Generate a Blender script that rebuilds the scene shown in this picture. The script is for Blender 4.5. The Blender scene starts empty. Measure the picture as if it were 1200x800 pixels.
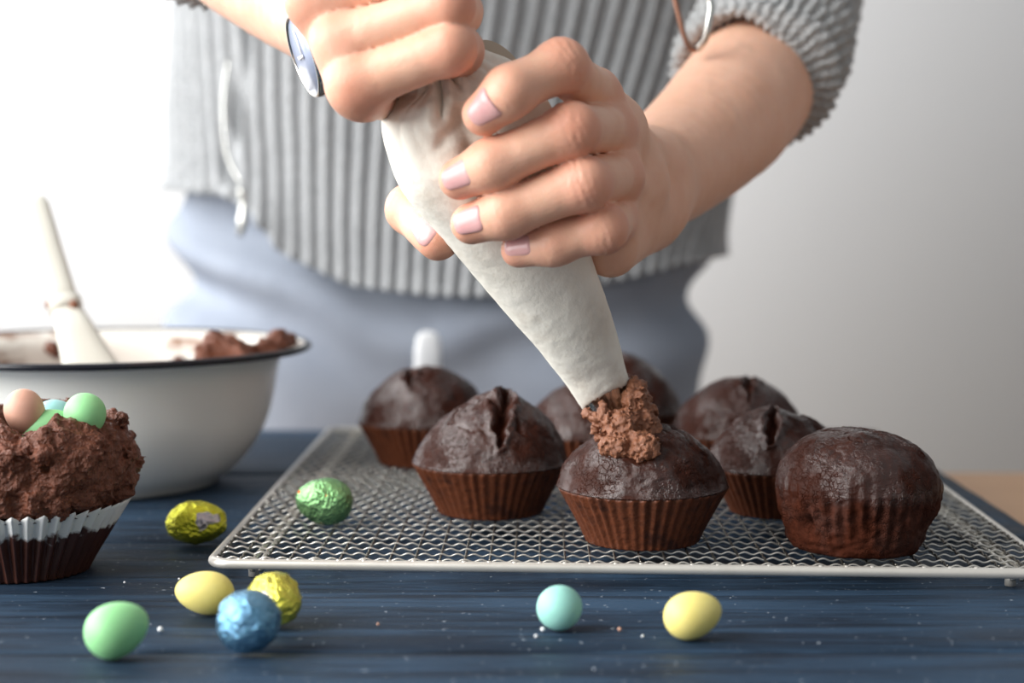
import bpy, math, random
import numpy as np
from mathutils import Vector, Matrix, Euler

random.seed(4)
rng = np.random.default_rng(7)
scene = bpy.context.scene
COL = scene.collection

# ------------------------------------------------------------------ camera
T0 = 0.772                    # top of the blue boards above the floor
PITCH = math.radians(4.923)
FPX = 1950.0
CZ = T0 + 0.151
cam_d = bpy.data.cameras.new('camera')
cam = bpy.data.objects.new('camera', cam_d)
COL.objects.link(cam)
cam.location = (0, 0, CZ)
cam.rotation_euler = (math.pi / 2 - PITCH, 0, 0)
cam_d.sensor_width = 36.0
cam_d.lens = 36.0 * FPX / 1200.0
cam_d.clip_start = 0.01
cam_d.dof.use_dof = True
cam_d.dof.focus_distance = 0.655
cam_d.dof.aperture_fstop = 5.6
scene.camera = cam

# ------------------------------------------------------------------ world, lights, exposure
w = bpy.data.worlds.new('world'); scene.world = w
w.use_nodes = True
bg = w.node_tree.nodes['Background']
bg.inputs[0].default_value = (0.94, 0.97, 1.0, 1)
bg.inputs[1].default_value = 0.39


def area(name, loc, target, sx, sy, power, col):
    l = bpy.data.lights.new(name, 'AREA'); l.shape = 'RECTANGLE'
    l.size = sx; l.size_y = sy; l.energy = power; l.color = col
    o = bpy.data.objects.new(name, l); COL.objects.link(o)
    o.location = loc
    d = Vector(target) - Vector(loc)
    o.rotation_euler = d.to_track_quat('-Z', 'Y').to_euler()
    return o


# daylight through the big window in the left wall
area('window_and_fill_light', (-1.46, 0.12, 1.56), (-0.1, 0.80, 0.90), 1.5, 1.6, 77, (1.0, 0.99, 0.975))
area('window_and_fill_light', (-1.46, 1.70, 1.60), (0.0, 1.60, 1.00), 0.9, 1.4, 30, (0.97, 0.99, 1.0))  # lamp of an added second window, brightens the back wall at left
scene.view_settings.view_transform = 'Standard'
scene.view_settings.look = 'None'
scene.view_settings.gamma = 1.0
scene.view_settings.exposure = 0.0
scene.view_settings.use_curve_mapping = False

# ------------------------------------------------------------------ geometry helpers
CAM = np.array([0, 0, CZ])
FW = np.array([0, math.cos(PITCH), -math.sin(PITCH)])
UP = np.array([0, math.sin(PITCH), math.cos(PITCH)])
RT = np.array([1.0, 0, 0])


def W(px, py, d):
    """point at depth d (metres) seen in direction (px, py)"""
    return CAM + d * (FW + (px - 600) / FPX * RT + (400 - py) / FPX * UP)


def G(px, py, h=0.0):
    """point of the level plane h above the boards"""
    r = FW + (px - 600) / FPX * RT + (400 - py) / FPX * UP
    t = (T0 + h - CZ) / r[2]
    return CAM + t * r


def link(name, me, mat=None, parent=None):
    o = bpy.data.objects.new(name, me); COL.objects.link(o)
    if mat is not None and len(me.materials) == 0:
        me.materials.append(mat)
    if parent is not None:
        o.parent = parent
    return o


def tag(o, label=None, cat=None, group=None, kind=None):
    if label: o['label'] = label
    if cat: o['category'] = cat
    if group: o['group'] = group
    if kind: o['kind'] = kind
    return o


def empty(name, loc, label=None, cat=None, group=None, rz=0.0):
    o = bpy.data.objects.new(name, None); COL.objects.link(o)
    o.empty_display_size = 0.02
    o.location = tuple(float(v) for v in loc); o.rotation_euler = (0, 0, rz)
    return tag(o, label, cat, group)


def mesh(name, V, F, smooth=True):
    """V (n,3), F (m,4) or (m,3) int array or list of such arrays"""
    V = np.ascontiguousarray(V, dtype=np.float32)
    if not isinstance(F, (list, tuple)): F = [F]
    F = [np.asarray(f, dtype=np.int32) for f in F if len(f)]
    me = bpy.data.meshes.new(name)
    me.vertices.add(len(V)); me.vertices.foreach_set('co', V.ravel())
    loops = np.concatenate([f.ravel() for f in F])
    tot = np.concatenate([np.full(len(f), f.shape[1], np.int32) for f in F])
    st = np.concatenate([[0], np.cumsum(tot)[:-1]]).astype(np.int32)
    me.loops.add(len(loops)); me.loops.foreach_set('vertex_index', loops)
    me.polygons.add(len(tot)); me.polygons.foreach_set('loop_start', st)
    me.polygons.foreach_set('loop_total', tot)
    if smooth: me.polygons.foreach_set('use_smooth', np.ones(len(tot), bool))
    me.update(calc_edges=True)
    me.validate()
    return me


def part(name, V, F, mat, parent=None, origin=None, smooth=True):
    """mesh given in world space, stored relative to its parent / origin"""
    V = np.asarray(V, float)
    if parent is not None:
        mi = np.array(wm(parent).inverted())
        V = V @ mi[:3, :3].T + mi[:3, 3]
        return link(name, mesh(name, V, F, smooth), mat, parent)
    if origin is None:
        origin = np.array([V[:, 0].mean(), V[:, 1].mean(), V[:, 2].min()])
    o = link(name, mesh(name, V - origin, F, smooth), mat)
    o.location = tuple(float(v) for v in origin)
    return o


def wm(o):
    m = Matrix.Translation(o.location) @ o.rotation_euler.to_matrix().to_4x4()
    if o.parent is not None: m = wm(o.parent) @ m
    return m


def join(*vf):
    Vs, Fs, n = [], [], 0
    for V, F in vf:
        V = np.asarray(V, float)
        Fl = F if isinstance(F, (list, tuple)) else [F]
        for f in Fl: Fs.append(np.asarray(f) + n)
        Vs.append(V); n += len(V)
    return np.concatenate(Vs), Fs


def grid_faces(nu, nv, wrap_u=False):
    """vertices indexed v*nu+u"""
    us = np.arange(nu if wrap_u else nu - 1)
    vs = np.arange(nv - 1)
    U, Vv = np.meshgrid(us, vs)
    U2 = (U + 1) % nu
    return np.stack([Vv * nu + U, Vv * nu + U2, (Vv + 1) * nu + U2, (Vv + 1) * nu + U], -1).reshape(-1, 4)


def lathe(profile, n=48, rfun=None, cap0=False, cap1=False):
    """profile list of (r, z); local coordinates"""
    P = np.array(profile, float)
    th = np.linspace(0, 2 * math.pi, n, endpoint=False)
    R = np.repeat(P[:, 0][:, None], n, 1); Z = np.repeat(P[:, 1][:, None], n, 1)
    if rfun is not None: R, Z = rfun(th[None, :], R, Z)
    V = np.stack([R * np.cos(th), R * np.sin(th), Z], -1).reshape(-1, 3)
    F = [grid_faces(n, len(P), True)]
    extra = []
    if cap0:
        extra.append(V[:n].mean(0)); c = len(V)
        F.append(np.stack([np.arange(n), np.full(n, c), (np.arange(n) + 1) % n], -1)[:, [0, 1, 2]])
    if cap1:
        extra.append(V[-n:].mean(0)); c = len(V) + (1 if cap0 else 0)
        b = len(V) - n
        F.append(np.stack([b + np.arange(n), b + (np.arange(n) + 1) % n, np.full(n, c)], -1))
    if extra: V = np.concatenate([V, np.array(extra)])
    return V, F


def box(cx, cy, cz, sx, sy, sz, bev=0.0, rz=0.0):
    x, y, z = sx / 2, sy / 2, sz / 2
    if bev <= 0:
        V = np.array([[a, b, c] for c in (-z, z) for a, b in ((-x, -y), (x, -y), (x, y), (-x, y))])
        F = np.array([[3, 2, 1, 0], [4, 5, 6, 7], [0, 1, 5, 4], [1, 2, 6, 5], [2, 3, 7, 6], [3, 0, 4, 7]])
    else:
        rings = []
        for zz, s in ((-z, bev), (-z + bev, 0), (z - bev, 0), (z, bev)):
            a, b = x - s, y - s
            rings += [[-a + bev, -b, zz], [a - bev, -b, zz], [a, -b + bev, zz], [a, b - bev, zz],
                      [a - bev, b, zz], [-a + bev, b, zz], [-a, b - bev, zz], [-a, -b + bev, zz]]
        V = np.array(rings)
        F = [grid_faces(8, 4, True), np.array([[7, 6, 5, 4, 3, 2, 1, 0]]), np.array([[24 + i for i in range(8)]])]
    c, s = math.cos(rz), math.sin(rz)
    V = V @ np.array([[c, s, 0], [-s, c, 0], [0, 0, 1]])
    return V + np.array([cx, cy, cz]), F


def crom(P, n):
    """Catmull-Rom resample of control rows P to n rows (by chord length of the first 3 columns)"""
    P = np.array(P, float)
    Q = np.concatenate([[2 * P[0] - P[1]], P, [2 * P[-1] - P[-2]]])
    out = []
    m = 24
    for i in range(len(P) - 1):
        p0, p1, p2, p3 = Q[i:i + 4]
        t = np.linspace(0, 1, m, endpoint=False)[:, None]
        out.append(0.5 * ((2 * p1) + (-p0 + p2) * t + (2 * p0 - 5 * p1 + 4 * p2 - p3) * t ** 2 + (-p0 + 3 * p1 - 3 * p2 + p3) * t ** 3))
    out = np.concatenate(out + [P[-1:]])
    s = np.concatenate([[0], np.cumsum(np.linalg.norm(np.diff(out[:, :3], axis=0), axis=1))])
    q = np.linspace(0, s[-1], n)
    return np.stack([np.interp(q, s, out[:, k]) for k in range(out.shape[1])], -1)


def tube(path, r, n=8, ns=None, caps=True, smooth=True):
    P = np.array(path, float)
    if ns: P = crom(P, ns)
    r = np.broadcast_to(np.asarray(r, float), (len(P),)) if np.ndim(r) == 0 or len(np.atleast_1d(r)) == len(P) else np.interp(np.linspace(0, 1, len(P)), np.linspace(0, 1, len(r)), r)
    T = np.gradient(P, axis=0); T /= np.linalg.norm(T, axis=1)[:, None] + 1e-12
    up = np.array([0, 0, 1.0]) if abs(T[0, 2]) < 0.9 else np.array([0, 1.0, 0])
    N = np.zeros_like(P); a = up - T[0] * (up @ T[0]); N[0] = a / np.linalg.norm(a)
    for i in range(1, len(P)):
        a = N[i - 1] - T[i] * (N[i - 1] @ T[i]); N[i] = a / np.linalg.norm(a)
    B = np.cross(T, N)
    th = np.linspace(0, 2 * math.pi, n, endpoint=False)
    V = (P[:, None] + r[:, None, None] * (np.cos(th)[None, :, None] * N[:, None] + np.sin(th)[None, :, None] * B[:, None])).reshape(-1, 3)
    F = [grid_faces(n, len(P), True)]
    if caps:
        F.append(np.array([list(range(n))[::-1]])); F.append(np.array([[len(V) - n + i for i in range(n)]]))
    return V, F


# ---------------- noise
def _hash(i, j, k, seed):
    h = (i.astype(np.int64) * 374761393 + j.astype(np.int64) * 668265263 + k.astype(np.int64) * 2147483647 + seed * 1274126177) & 0xffffffff
    h = ((h ^ (h >> 13)) * 1274126177) & 0xffffffff
    h = ((h ^ (h >> 16)) * 2246822519) & 0xffffffff
    return ((h ^ (h >> 15)) & 0xffff).astype(np.float32) / 32767.5 - 1.0


def noise(P, seed=0):
    P = np.asarray(P, np.float32)
    i = np.floor(P).astype(np.int64); f = P - i
    u = f * f * (3 - 2 * f)
    res = 0
    for a in (0, 1):
        wa = u[..., 0] if a else 1 - u[..., 0]
        for b in (0, 1):
            wb = u[..., 1] if b else 1 - u[..., 1]
            for c in (0, 1):
                wc = u[..., 2] if c else 1 - u[..., 2]
                res = res + wa * wb * wc * _hash(i[..., 0] + a, i[..., 1] + b, i[..., 2] + c, seed)
    return res


def fbm(P, seed=0, oct=4, gain=0.5):
    s, a = 0, 1.0
    for o in range(oct):
        s = s + a * noise(P * (2.03 ** o) + 7.3 * o, seed + o); a *= gain
    return s


def worley(P, seed=0):
    i = np.floor(P).astype(np.int64); best = np.full(P.shape[:-1], 9.0, np.float32)
    for a in (-1, 0, 1):
        for b in (-1, 0, 1):
            for c in (-1, 0, 1):
                q = i + np.array([a, b, c])
                d = 0
                for ax in range(3):
                    o = _hash(q[..., 0], q[..., 1], q[..., 2], seed + 11 * ax) * 0.5 + 0.5
                    d = d + (q[..., ax] + o - P[..., ax]) ** 2
                best = np.minimum(best, d)
    return np.sqrt(best)


# ---------------- implicit surfaces
def smin(a, b, k):
    h = np.maximum(k - np.abs(a - b), 0) / k
    return np.minimum(a, b) - h * h * k * 0.25


def cone(P, a, b, ra, rb):
    a = np.asarray(a); ba = np.asarray(b) - a
    t = np.clip(((P - a) @ ba) / (ba @ ba), 0, 1)
    return np.linalg.norm(P - a - t[:, None] * ba, axis=1) - (ra + (rb - ra) * t)


def ell(P, c, r):
    q = (P - np.asarray(c)) / np.asarray(r)
    k = np.linalg.norm(q, axis=1)
    return (k - 1) * min(r) * 0.6 + (k - 1) * np.mean(r) * 0.4


def sdf_mesh(f, lo, hi, h, margin=0.0):
    """naive surface nets on the sparse blocks that hold the surface"""
    lo = np.asarray(lo, float); hi = np.asarray(hi, float); B = 12
    nb = np.ceil((hi - lo) / (h * B)).astype(int)
    bi = np.stack(np.meshgrid(*[np.arange(n) for n in nb], indexing='ij'), -1).reshape(-1, 3)
    d = f(lo + (bi + 0.5) * B * h)
    act = bi[np.abs(d) < B * h * 0.87 * 1.25 + margin]
    loc = np.stack(np.meshgrid(*[np.arange(B + 1)] * 3, indexing='ij'), -1)
    cellkeys, cellV, quads = [], [], []
    big = nb * B + 2

    def key(c): return (c[..., 0] * big[1] + c[..., 1]) * big[2] + c[..., 2]
    CH = 160
    for s in range(0, len(act), CH):
        A = act[s:s + CH]
        idx = A[:, None, None, None, :] * B + loc[None]
        P = lo + idx * h
        D = f(P.reshape(-1, 3)).reshape(idx.shape[:-1]).astype(np.float32)
        S = D < 0
        c0 = S[:, :-1, :-1, :-1]
        allc = np.zeros(c0.shape, int)
        for a in (0, 1):
            for b in (0, 1):
                for c in (0, 1):
                    allc += S[:, a:a + B, b:b + B, c:c + B]
        m = (allc > 0) & (allc < 8)
        w_ = np.where(m)
        if len(w_[0]) == 0: continue
        num = np.zeros((len(w_[0]), 3)); cnt = np.zeros(len(w_[0]))
        for ax in range(3):
            o1, o2 = [x for x in range(3) if x != ax]
            for a in (0, 1):
                for b in (0, 1):
                    off = [0, 0, 0]; off[o1] = a; off[o2] = b
                    off2 = list(off); off2[ax] = 1
                    d0 = D[w_[0], w_[1] + off[0], w_[2] + off[1], w_[3] + off[2]]
                    d1 = D[w_[0], w_[1] + off2[0], w_[2] + off2[1], w_[3] + off2[2]]
                    cr = (d0 < 0) != (d1 < 0)
                    t = np.where(cr, d0 / np.where(cr, d0 - d1, 1), 0)
                    p = np.zeros((len(t), 3)); p[:, o1] = a; p[:, o2] = b; p[:, ax] = t
                    num += p * cr[:, None]; cnt += cr
        base = idx[w_[0], w_[1], w_[2], w_[3]]
        cellV.append(lo + (base + num / cnt[:, None]) * h); cellkeys.append(key(base))
        for ax in range(3):
            o1, o2 = (ax + 1) % 3, (ax + 2) % 3
            sl0 = [slice(None)] + [slice(0, B)] * 3
            sl1 = [slice(None)] + [slice(0, B)] * 3; sl1[ax + 1] = slice(1, B + 1)
            s0, s1 = S[tuple(sl0)], S[tuple(sl1)]
            cr = s0 != s1
            e = np.where(cr)
            g = idx[e[0], e[1], e[2], e[3]]
            e1 = np.zeros(3, int); e1[o1] = 1; e2 = np.zeros(3, int); e2[o2] = 1
            q = np.stack([key(g), key(g - e1), key(g - e1 - e2), key(g - e2)], -1)
            fl = s0[e]
            q[~fl] = q[~fl][:, ::-1]
            quads.append(q)
    K = np.concatenate(cellkeys); V = np.concatenate(cellV); Q = np.concatenate(quads)
    od = np.argsort(K); K = K[od]; V = V[od]
    ix = np.searchsorted(K, Q); ix = np.clip(ix, 0, len(K) - 1)
    ok = (K[ix] == Q).all(1)
    return V, ix[ok]


def set_col(me, name, arr):
    a = me.color_attributes.new(name, 'FLOAT_COLOR', 'POINT')
    c = np.ones((len(me.vertices), 4), np.float32); c[:, :3] = np.asarray(arr, np.float32)[:len(c), None] if np.ndim(arr) == 1 else arr
    a.data.foreach_set('color', c.ravel())


# ------------------------------------------------------------------ materials
def lin(r, g, b):
    f = lambda c: (c / 255 / 12.92) if c / 255 <= 0.04045 else ((c / 255 + 0.055) / 1.055) ** 2.4
    return (f(r), f(g), f(b), 1)


class Mat:
    def __init__(s, name, col=(200, 200, 200), rough=0.5, metal=0.0, spec=0.5):
        s.m = bpy.data.materials.new(name); s.m.use_nodes = True
        s.t = s.m.node_tree; s.b = s.t.nodes['Principled BSDF']
        s.b.inputs['Base Color'].default_value = lin(*col)
        s.b.inputs['Roughness'].default_value = rough
        s.b.inputs['Metallic'].default_value = metal
        s.b.inputs['Specular IOR Level'].default_value = spec
        s.h = None

    def n(s, typ, **kw):
        nd = s.t.nodes.new(typ)
        for k, v in kw.items():
            if k.startswith('_'): setattr(nd, k[1:], v)
            else: nd.inputs[k.replace('_', ' ')].default_value = v
        return nd

    def l(s, a, b): s.t.links.new(a, b)

    def coord(s, scale=(1, 1, 1), kind='Object'):
        tc = s.n('ShaderNodeTexCoord'); mp = s.n('ShaderNodeMapping')
        mp.inputs['Scale'].default_value = scale
        s.l(tc.outputs[kind], mp.inputs['Vector']); return mp.outputs[0]

    def noise(s, scale, detail=4, rough=0.55, vec=None, dist=0.0):
        nd = s.n('ShaderNodeTexNoise', Scale=scale, Detail=detail, Roughness=rough, Distortion=dist)
        s.l(vec if vec is not None else s.coord(), nd.inputs['Vector']); return nd.outputs['Fac']

    def voro(s, scale, vec=None, feature='F1'):
        nd = s.n('ShaderNodeTexVoronoi', _feature=feature, Scale=scale)
        s.l(vec if vec is not None else s.coord(), nd.inputs['Vector']); return nd.outputs['Distance']

    def ramp(s, fac, stops):
        r = s.n('ShaderNodeValToRGB'); e = r.color_ramp.elements
        while len(e) < len(stops): e.new(0.5)
        for i, (p, c) in enumerate(stops):
            e[i].position = p
            e[i].color = lin(*c) if isinstance(c, tuple) else (c, c, c, 1)
        s.l(fac, r.inputs[0]); return r.outputs[0]

    def mix(s, fac, a, b, mode='MIX'):
        m = s.n('ShaderNodeMix', _data_type='RGBA', _blend_type=mode)
        for v, i in ((fac, 0), (a, 6), (b, 7)):
            if hasattr(v, 'links') or hasattr(v, 'is_linked'): s.l(v, m.inputs[i])
            elif isinstance(v, tuple): m.inputs[i].default_value = lin(*v)
            else: m.inputs[i].default_value = v
        return m.outputs[2]

    def math(s, op, a, b=0.0):
        m = s.n('ShaderNodeMath', _operation=op)
        for v, i in ((a, 0), (b, 1)):
            if hasattr(v, 'is_linked'): s.l(v, m.inputs[i])
            else: m.inputs[i].default_value = v
        return m.outputs[0]

    def color(s, out): s.l(out, s.b.inputs['Base Color']); return s

    def rough(s, out): s.l(out, s.b.inputs['Roughness']); return s

    def bump(s, h, strength=0.3, dist=0.001):
        b = s.n('ShaderNodeBump', Strength=strength, Distance=dist)
        s.l(h, b.inputs['Height'])
        if s.h is not None: s.l(s.h, b.inputs['Normal'])
        s.h = b.outputs[0]; s.l(s.h, s.b.inputs['Normal']); return s

    def sss(s, wgt, rad, scale=0.004):
        s.b.inputs['Subsurface Weight'].default_value = wgt
        s.b.inputs['Subsurface Radius'].default_value = rad
        s.b.inputs['Subsurface Scale'].default_value = scale; return s


# skin
m = Mat('skin', (226, 170, 138), 0.46, spec=0.4); at = m.n('ShaderNodeVertexColor', _layer_name='tint')
n1 = m.noise(55, 4); base = m.mix(n1, (226, 174, 144), (240, 200, 176))
n2 = m.noise(160, 3); base = m.mix(m.math('MULTIPLY', n2, 0.30), base, (214, 140, 112))
m.color(m.mix(at.outputs[0], base, (205, 112, 88)))
v1 = m.voro(1500); m.bump(v1, 0.20, 0.0003); m.bump(m.noise(420, 5), 0.30, 0.0004)
m.sss(0.18, (1.0, 0.35, 0.18), 0.003); SKIN = m.m
m = Mat('fingernail', (226, 176, 172), 0.28, spec=0.5)
m.color(m.mix(m.noise(90, 3), (196, 140, 142), (224, 180, 176))); m.sss(0.15, (1, .4, .3), 0.002); NAIL = m.m

# knitted wool
def knit(name, a, b, c):
    m = Mat(name, a, 0.95, spec=0.1)
    n = m.noise(260, 3); n2 = m.noise(35, 3)
    co = m.mix(n, a, b); m.color(m.mix(m.math('MULTIPLY', n2, .5), co, c))
    cz = m.coord((330, 330, 520)); v = m.n('ShaderNodeTexVoronoi', Scale=1.0); m.l(cz, v.inputs['Vector'])
    m.bump(v.outputs['Distance'], 0.9, 0.0016); m.bump(n, 0.5, 0.001)
    m.b.inputs['Sheen Weight'].default_value = 0.35
    return m.m
KNIT = knit('grey_knit', (160, 163, 166), (208, 210, 211), (146, 149, 152))
KNITD = knit('grey_marl_knit', (140, 142, 143), (214, 215, 214), (112, 115, 117))
m = Mat('denim', (150, 160, 178), 0.9, spec=0.15)
m.color(m.mix(m.noise(18, 4), (128, 136, 150), (158, 165, 177))); m.bump(m.noise(900, 2), 0.2, 0.0005); DENIM = m.m
m = Mat('white_cotton', (240, 242, 244), 0.8); m.bump(m.noise(400, 2), .15, .0004); WHITEC = m.m

# piping bag
m = Mat('bag_cloth', (226, 221, 208), 0.85, spec=0.2)
n = m.noise(45, 4); cc = m.mix(n, (228, 222, 208), (246, 243, 234))
st = m.ramp(m.noise(26, 5, 0.65), [(0.52, 0.0), (0.68, 1.0)])
cc = m.mix(m.math('MULTIPLY', st, 0.45), cc, (168, 146, 122)); 
at = m.n('ShaderNodeVertexColor', _layer_name='stain'); cc = m.mix(m.math('MULTIPLY', at.outputs[0], m.noise(120, 5, .7)), cc, (140, 100, 70))
m.color(cc); m.bump(m.noise(600, 4), 0.35, 0.0005); m.bump(m.noise(90, 4), .2, .0008); BAG = m.m
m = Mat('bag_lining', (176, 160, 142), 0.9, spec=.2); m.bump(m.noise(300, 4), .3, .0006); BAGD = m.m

m = Mat('steel', (205, 205, 200), 0.24, 1.0); m.bump(m.noise(300, 3), .08, .0003); STEEL = m.m
m = Mat('wire_dark_reflection', (120, 116, 110), 0.4, 1.0); m.color(m.mix(m.noise(120, 4), (92, 89, 84), (150, 146, 138))); WIRE_DIM = m.m  # depthwise wires: their dark reflections put into a darker metal colour
m = Mat('chrome_wire', (196, 192, 184), 0.34, .9)
m.color(m.mix(m.noise(120, 4), (186, 182, 174), (240, 237, 228))); WIRE = m.m
m = Mat('rack_frame_metal', (226, 222, 212), 0.38, 0.55); m.color(m.mix(m.noise(60, 4), (205, 200, 190), (238, 234, 226))); FRAME = m.m

# cake
def cake(name, a, b, r0, r1, bs):
    m = Mat(name, a, 0.4, spec=0.6)
    n = m.noise(210, 5, .6); n2 = m.noise(60, 4)
    co = m.mix(n, a, b); m.color(co)
    m.rough(m.ramp(n2, [(0.35, r0), (0.7, r1)]))
    m.bump(n2, 0.5, 0.003); m.bump(m.noise(520, 6, .7), bs, 0.0016); m.bump(m.voro(330), bs * .6, 0.0012)
    return m.m
CAKE = cake('chocolate_crust', (42, 23, 18), (70, 39, 29), 0.30, 0.48, 0.75)
CRUMB = cake('chocolate_crumb', (50, 24, 17), (92, 46, 30), 0.6, 0.8, 1.0)
m = Mat('brown_case_paper', (96, 48, 28), 0.55, spec=.35)
m.color(m.mix(m.math('MULTIPLY', m.ramp(m.noise(120, 3), [(.5, 0.), (.66, 1.)]), .7), m.mix(m.noise(380, 5, .7), (40, 17, 9), (122, 64, 34)), (40, 18, 11))); m.bump(m.noise(300, 4), .6, .001); m.bump(m.noise(700, 3), .5, .0006)
CASE = m.m
m = Mat('frosting', (110, 66, 46), 0.42, spec=.5)
n = m.noise(420, 5, .65); m.color(m.mix(n, (74, 36, 22), (136, 78, 52))); m.bump(n, .9, .0018); m.bump(m.voro(700), .6, .001)
FROST = m.m
m = Mat('light_frosting', (150, 96, 66), 0.4, spec=.5)
n = m.noise(420, 5, .65); m.color(m.mix(n, (92, 50, 33), (166, 110, 78))); m.bump(n, .8, .0016); FROSTL = m.m
# white paper case, soaked brown in its lower part
m = Mat('white_case_paper', (240, 240, 238), 0.6)
tc = m.n('ShaderNodeTexCoord'); sx = m.n('ShaderNodeSeparateXYZ'); m.l(tc.outputs['Object'], sx.inputs[0])
z = m.math('ADD', sx.outputs[2], m.math('MULTIPLY', m.math('SUBTRACT', m.noise(150, 4), .5), 0.014))
z = m.math('ADD', z, m.math('MULTIPLY', m.math('SUBTRACT', m.noise(45, 2), .5), 0.008))
f = m.ramp(m.math('MULTIPLY', z, 25.0), [(0.47, 0.0), (0.53, 1.0)])
br = m.mix(m.noise(140, 5, .7, vec=m.coord((1, 1, .25))), (38, 16, 14), (96, 60, 50))
m.color(m.mix(f, br, (236, 236, 234))); m.rough(m.ramp(f, [(0, .28), (1, .65)])); m.bump(m.noise(260, 4), .25, .0008)
WCASE = m.m

def candy(name, c, c2):
    m = Mat(name, c, 0.5, spec=.4); m.color(m.mix(m.noise(120, 4), c, c2)); m.bump(m.noise(500, 3), .12, .0004)
    m.sss(.15, (1, .9, .6), .003); return m.m
C_YEL = candy('yellow_sugar_shell', (240, 222, 122), (246, 232, 150))
C_GRN = candy('green_sugar_shell', (142, 212, 144), (160, 222, 160))
C_TEAL = candy('turquoise_sugar_shell', (150, 214, 200), (166, 222, 210))
C_BLUE = candy('blue_sugar_shell', (150, 206, 208), (168, 216, 216))
C_PINK = candy('pink_sugar_shell', (206, 156, 134), (216, 170, 150))

def foil(name, c, c2, spots=(), sc=70):
    m = Mat(name, c, 0.24, 0.85)
    co = m.mix(m.noise(110, 3), c, c2)
    for thr, cs, scale in spots:
        r = m.ramp(m.noise(scale, 2, .4), [(thr, 0.0), (thr + .02, 1.0)]); co = m.mix(r, co, cs)
    m.color(co); v = m.voro(sc * 3, vec=m.coord((1, 1, 1)))
    m.bump(v, .3, .0015); m.bump(m.voro(620), .5, .0012); m.bump(m.noise(420, 5, .75), .6, .0010); return m.m
F_YEL = foil('yellow_foil', (242, 238, 84), (214, 214, 52), ((0.60, (196, 190, 196), 75),))
F_YEL2 = foil('lemon_foil', (240, 232, 120), (214, 208, 60), ((0.60, (238, 232, 240), 60),))
F_GRN = foil('green_foil', (176, 222, 160), (120, 186, 118), ((0.715, (226, 90, 40), 150),))
F_BLU = foil('blue_foil', (140, 188, 216), (92, 148, 186), ())

m = Mat('enamel', (232, 232, 226), 0.22, spec=.5); m.color(m.mix(m.noise(9, 3), (234, 235, 228), (244, 244, 240)))
ENAM = m.m
m = Mat('black_enamel', (22, 24, 32), 0.2, spec=.5); m.bump(m.noise(40, 2), .1, .001); BENAM = m.m
m = Mat('smeared_enamel', (236, 232, 226), 0.3)
f = m.ramp(m.noise(22, 4, .6, vec=m.coord((1, 1, 2.6))), [(0.49, 0.0), (0.60, 1.0)])
m.color(m.mix(f, (232, 226, 216), (134, 90, 58))); m.bump(f, .4, .002); SMEAR = m.m
m = Mat('white_silicone', (236, 234, 228), 0.45); m.color(m.mix(m.noise(30, 3), (212, 210, 198), (222, 220, 210))); SILI = m.m

# blue painted boards
m = Mat('blue_stained_wood', (44, 66, 92), 0.5, spec=.22)
cv = m.coord((6, 60, 60)); g1 = m.noise(1.0, 6, .6, cv, 1.2)
cv2 = m.coord((14, 330, 330)); g2 = m.noise(1.0, 5, .65, cv2, .6)
cm = m.coord((1, 1, 1)); g3 = m.noise(9, 4, .6, cm)
co = m.mix(g3, (17, 29, 42), (60, 87, 114)); 
co = m.mix(m.math('MULTIPLY', m.ramp(g1, [(0.40, 1.0), (0.56, 0.0)]), .65), co, (16, 24, 36))
co = m.mix(m.math('MULTIPLY', m.ramp(g2, [(0.36, 1.0), (0.5, 0.0)]), .7), co, (14, 22, 34))
sp = m.ramp(m.noise(620, 1, .3), [(0.765, 0.0), (0.79, 1.0)]); co = m.mix(m.math('MULTIPLY', sp, .8), co, (190, 200, 210))
m.color(co); m.rough(m.ramp(g1, [(0.3, .46), (.7, .66)]))
m.bump(g1, .45, .003); m.bump(g2, .7, .0016); BLUE = m.m
m = Mat('oak_table', (206, 156, 110), 0.45)
cv = m.coord((3, 40, 40)); m.color(m.mix(m.noise(1, 5, .6, cv, .8), (190, 138, 92), (222, 176, 132))); OAK = m.m
m = Mat('floor_boards', (168, 150, 132), 0.5)
cv = m.coord((2, 20, 20)); m.color(m.mix(m.noise(1, 5, .6, cv, .8), (152, 134, 116), (182, 166, 146))); FLOORM = m.m
m = Mat('wall_paint', (226, 227, 228), 0.85, spec=.2); m.bump(m.noise(70, 4), .1, .002)
m.color(m.mix(m.noise(2, 3), (224, 225, 227), (230, 231, 232))); WALL = m.m
m = Mat('white_paint', (240, 240, 238), .5); m.bump(m.noise(90, 3), .05, .001); WPAINT = m.m
m = Mat('watch_case', (214, 210, 204), .18, 1.0); WCASEM = m.m
m = Mat('watch_dial', (150, 162, 190), .3, .3); m.color(m.mix(m.noise(60, 2), (146, 158, 186), (176, 184, 204))); DIAL = m.m
m = Mat('brown_leather', (62, 44, 36), .5); m.bump(m.noise(500, 4), .3, .0005); LEATH = m.m
m = Mat('watch_hand_metal', (244, 244, 248), .3, .2); HANDM = m.m
m = Mat('copper_zip', (150, 110, 92), .35, .9); COPPER = m.m
m = Mat('shoe_leather', (50, 46, 46), .5); SHOE = m.m

# ------------------------------------------------------------------ the room
def struct(name, V, F, mat, parent=None):
    o = part(name, V, F, mat, parent, smooth=False)
    if parent is None: o['kind'] = 'structure'
    return o

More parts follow.
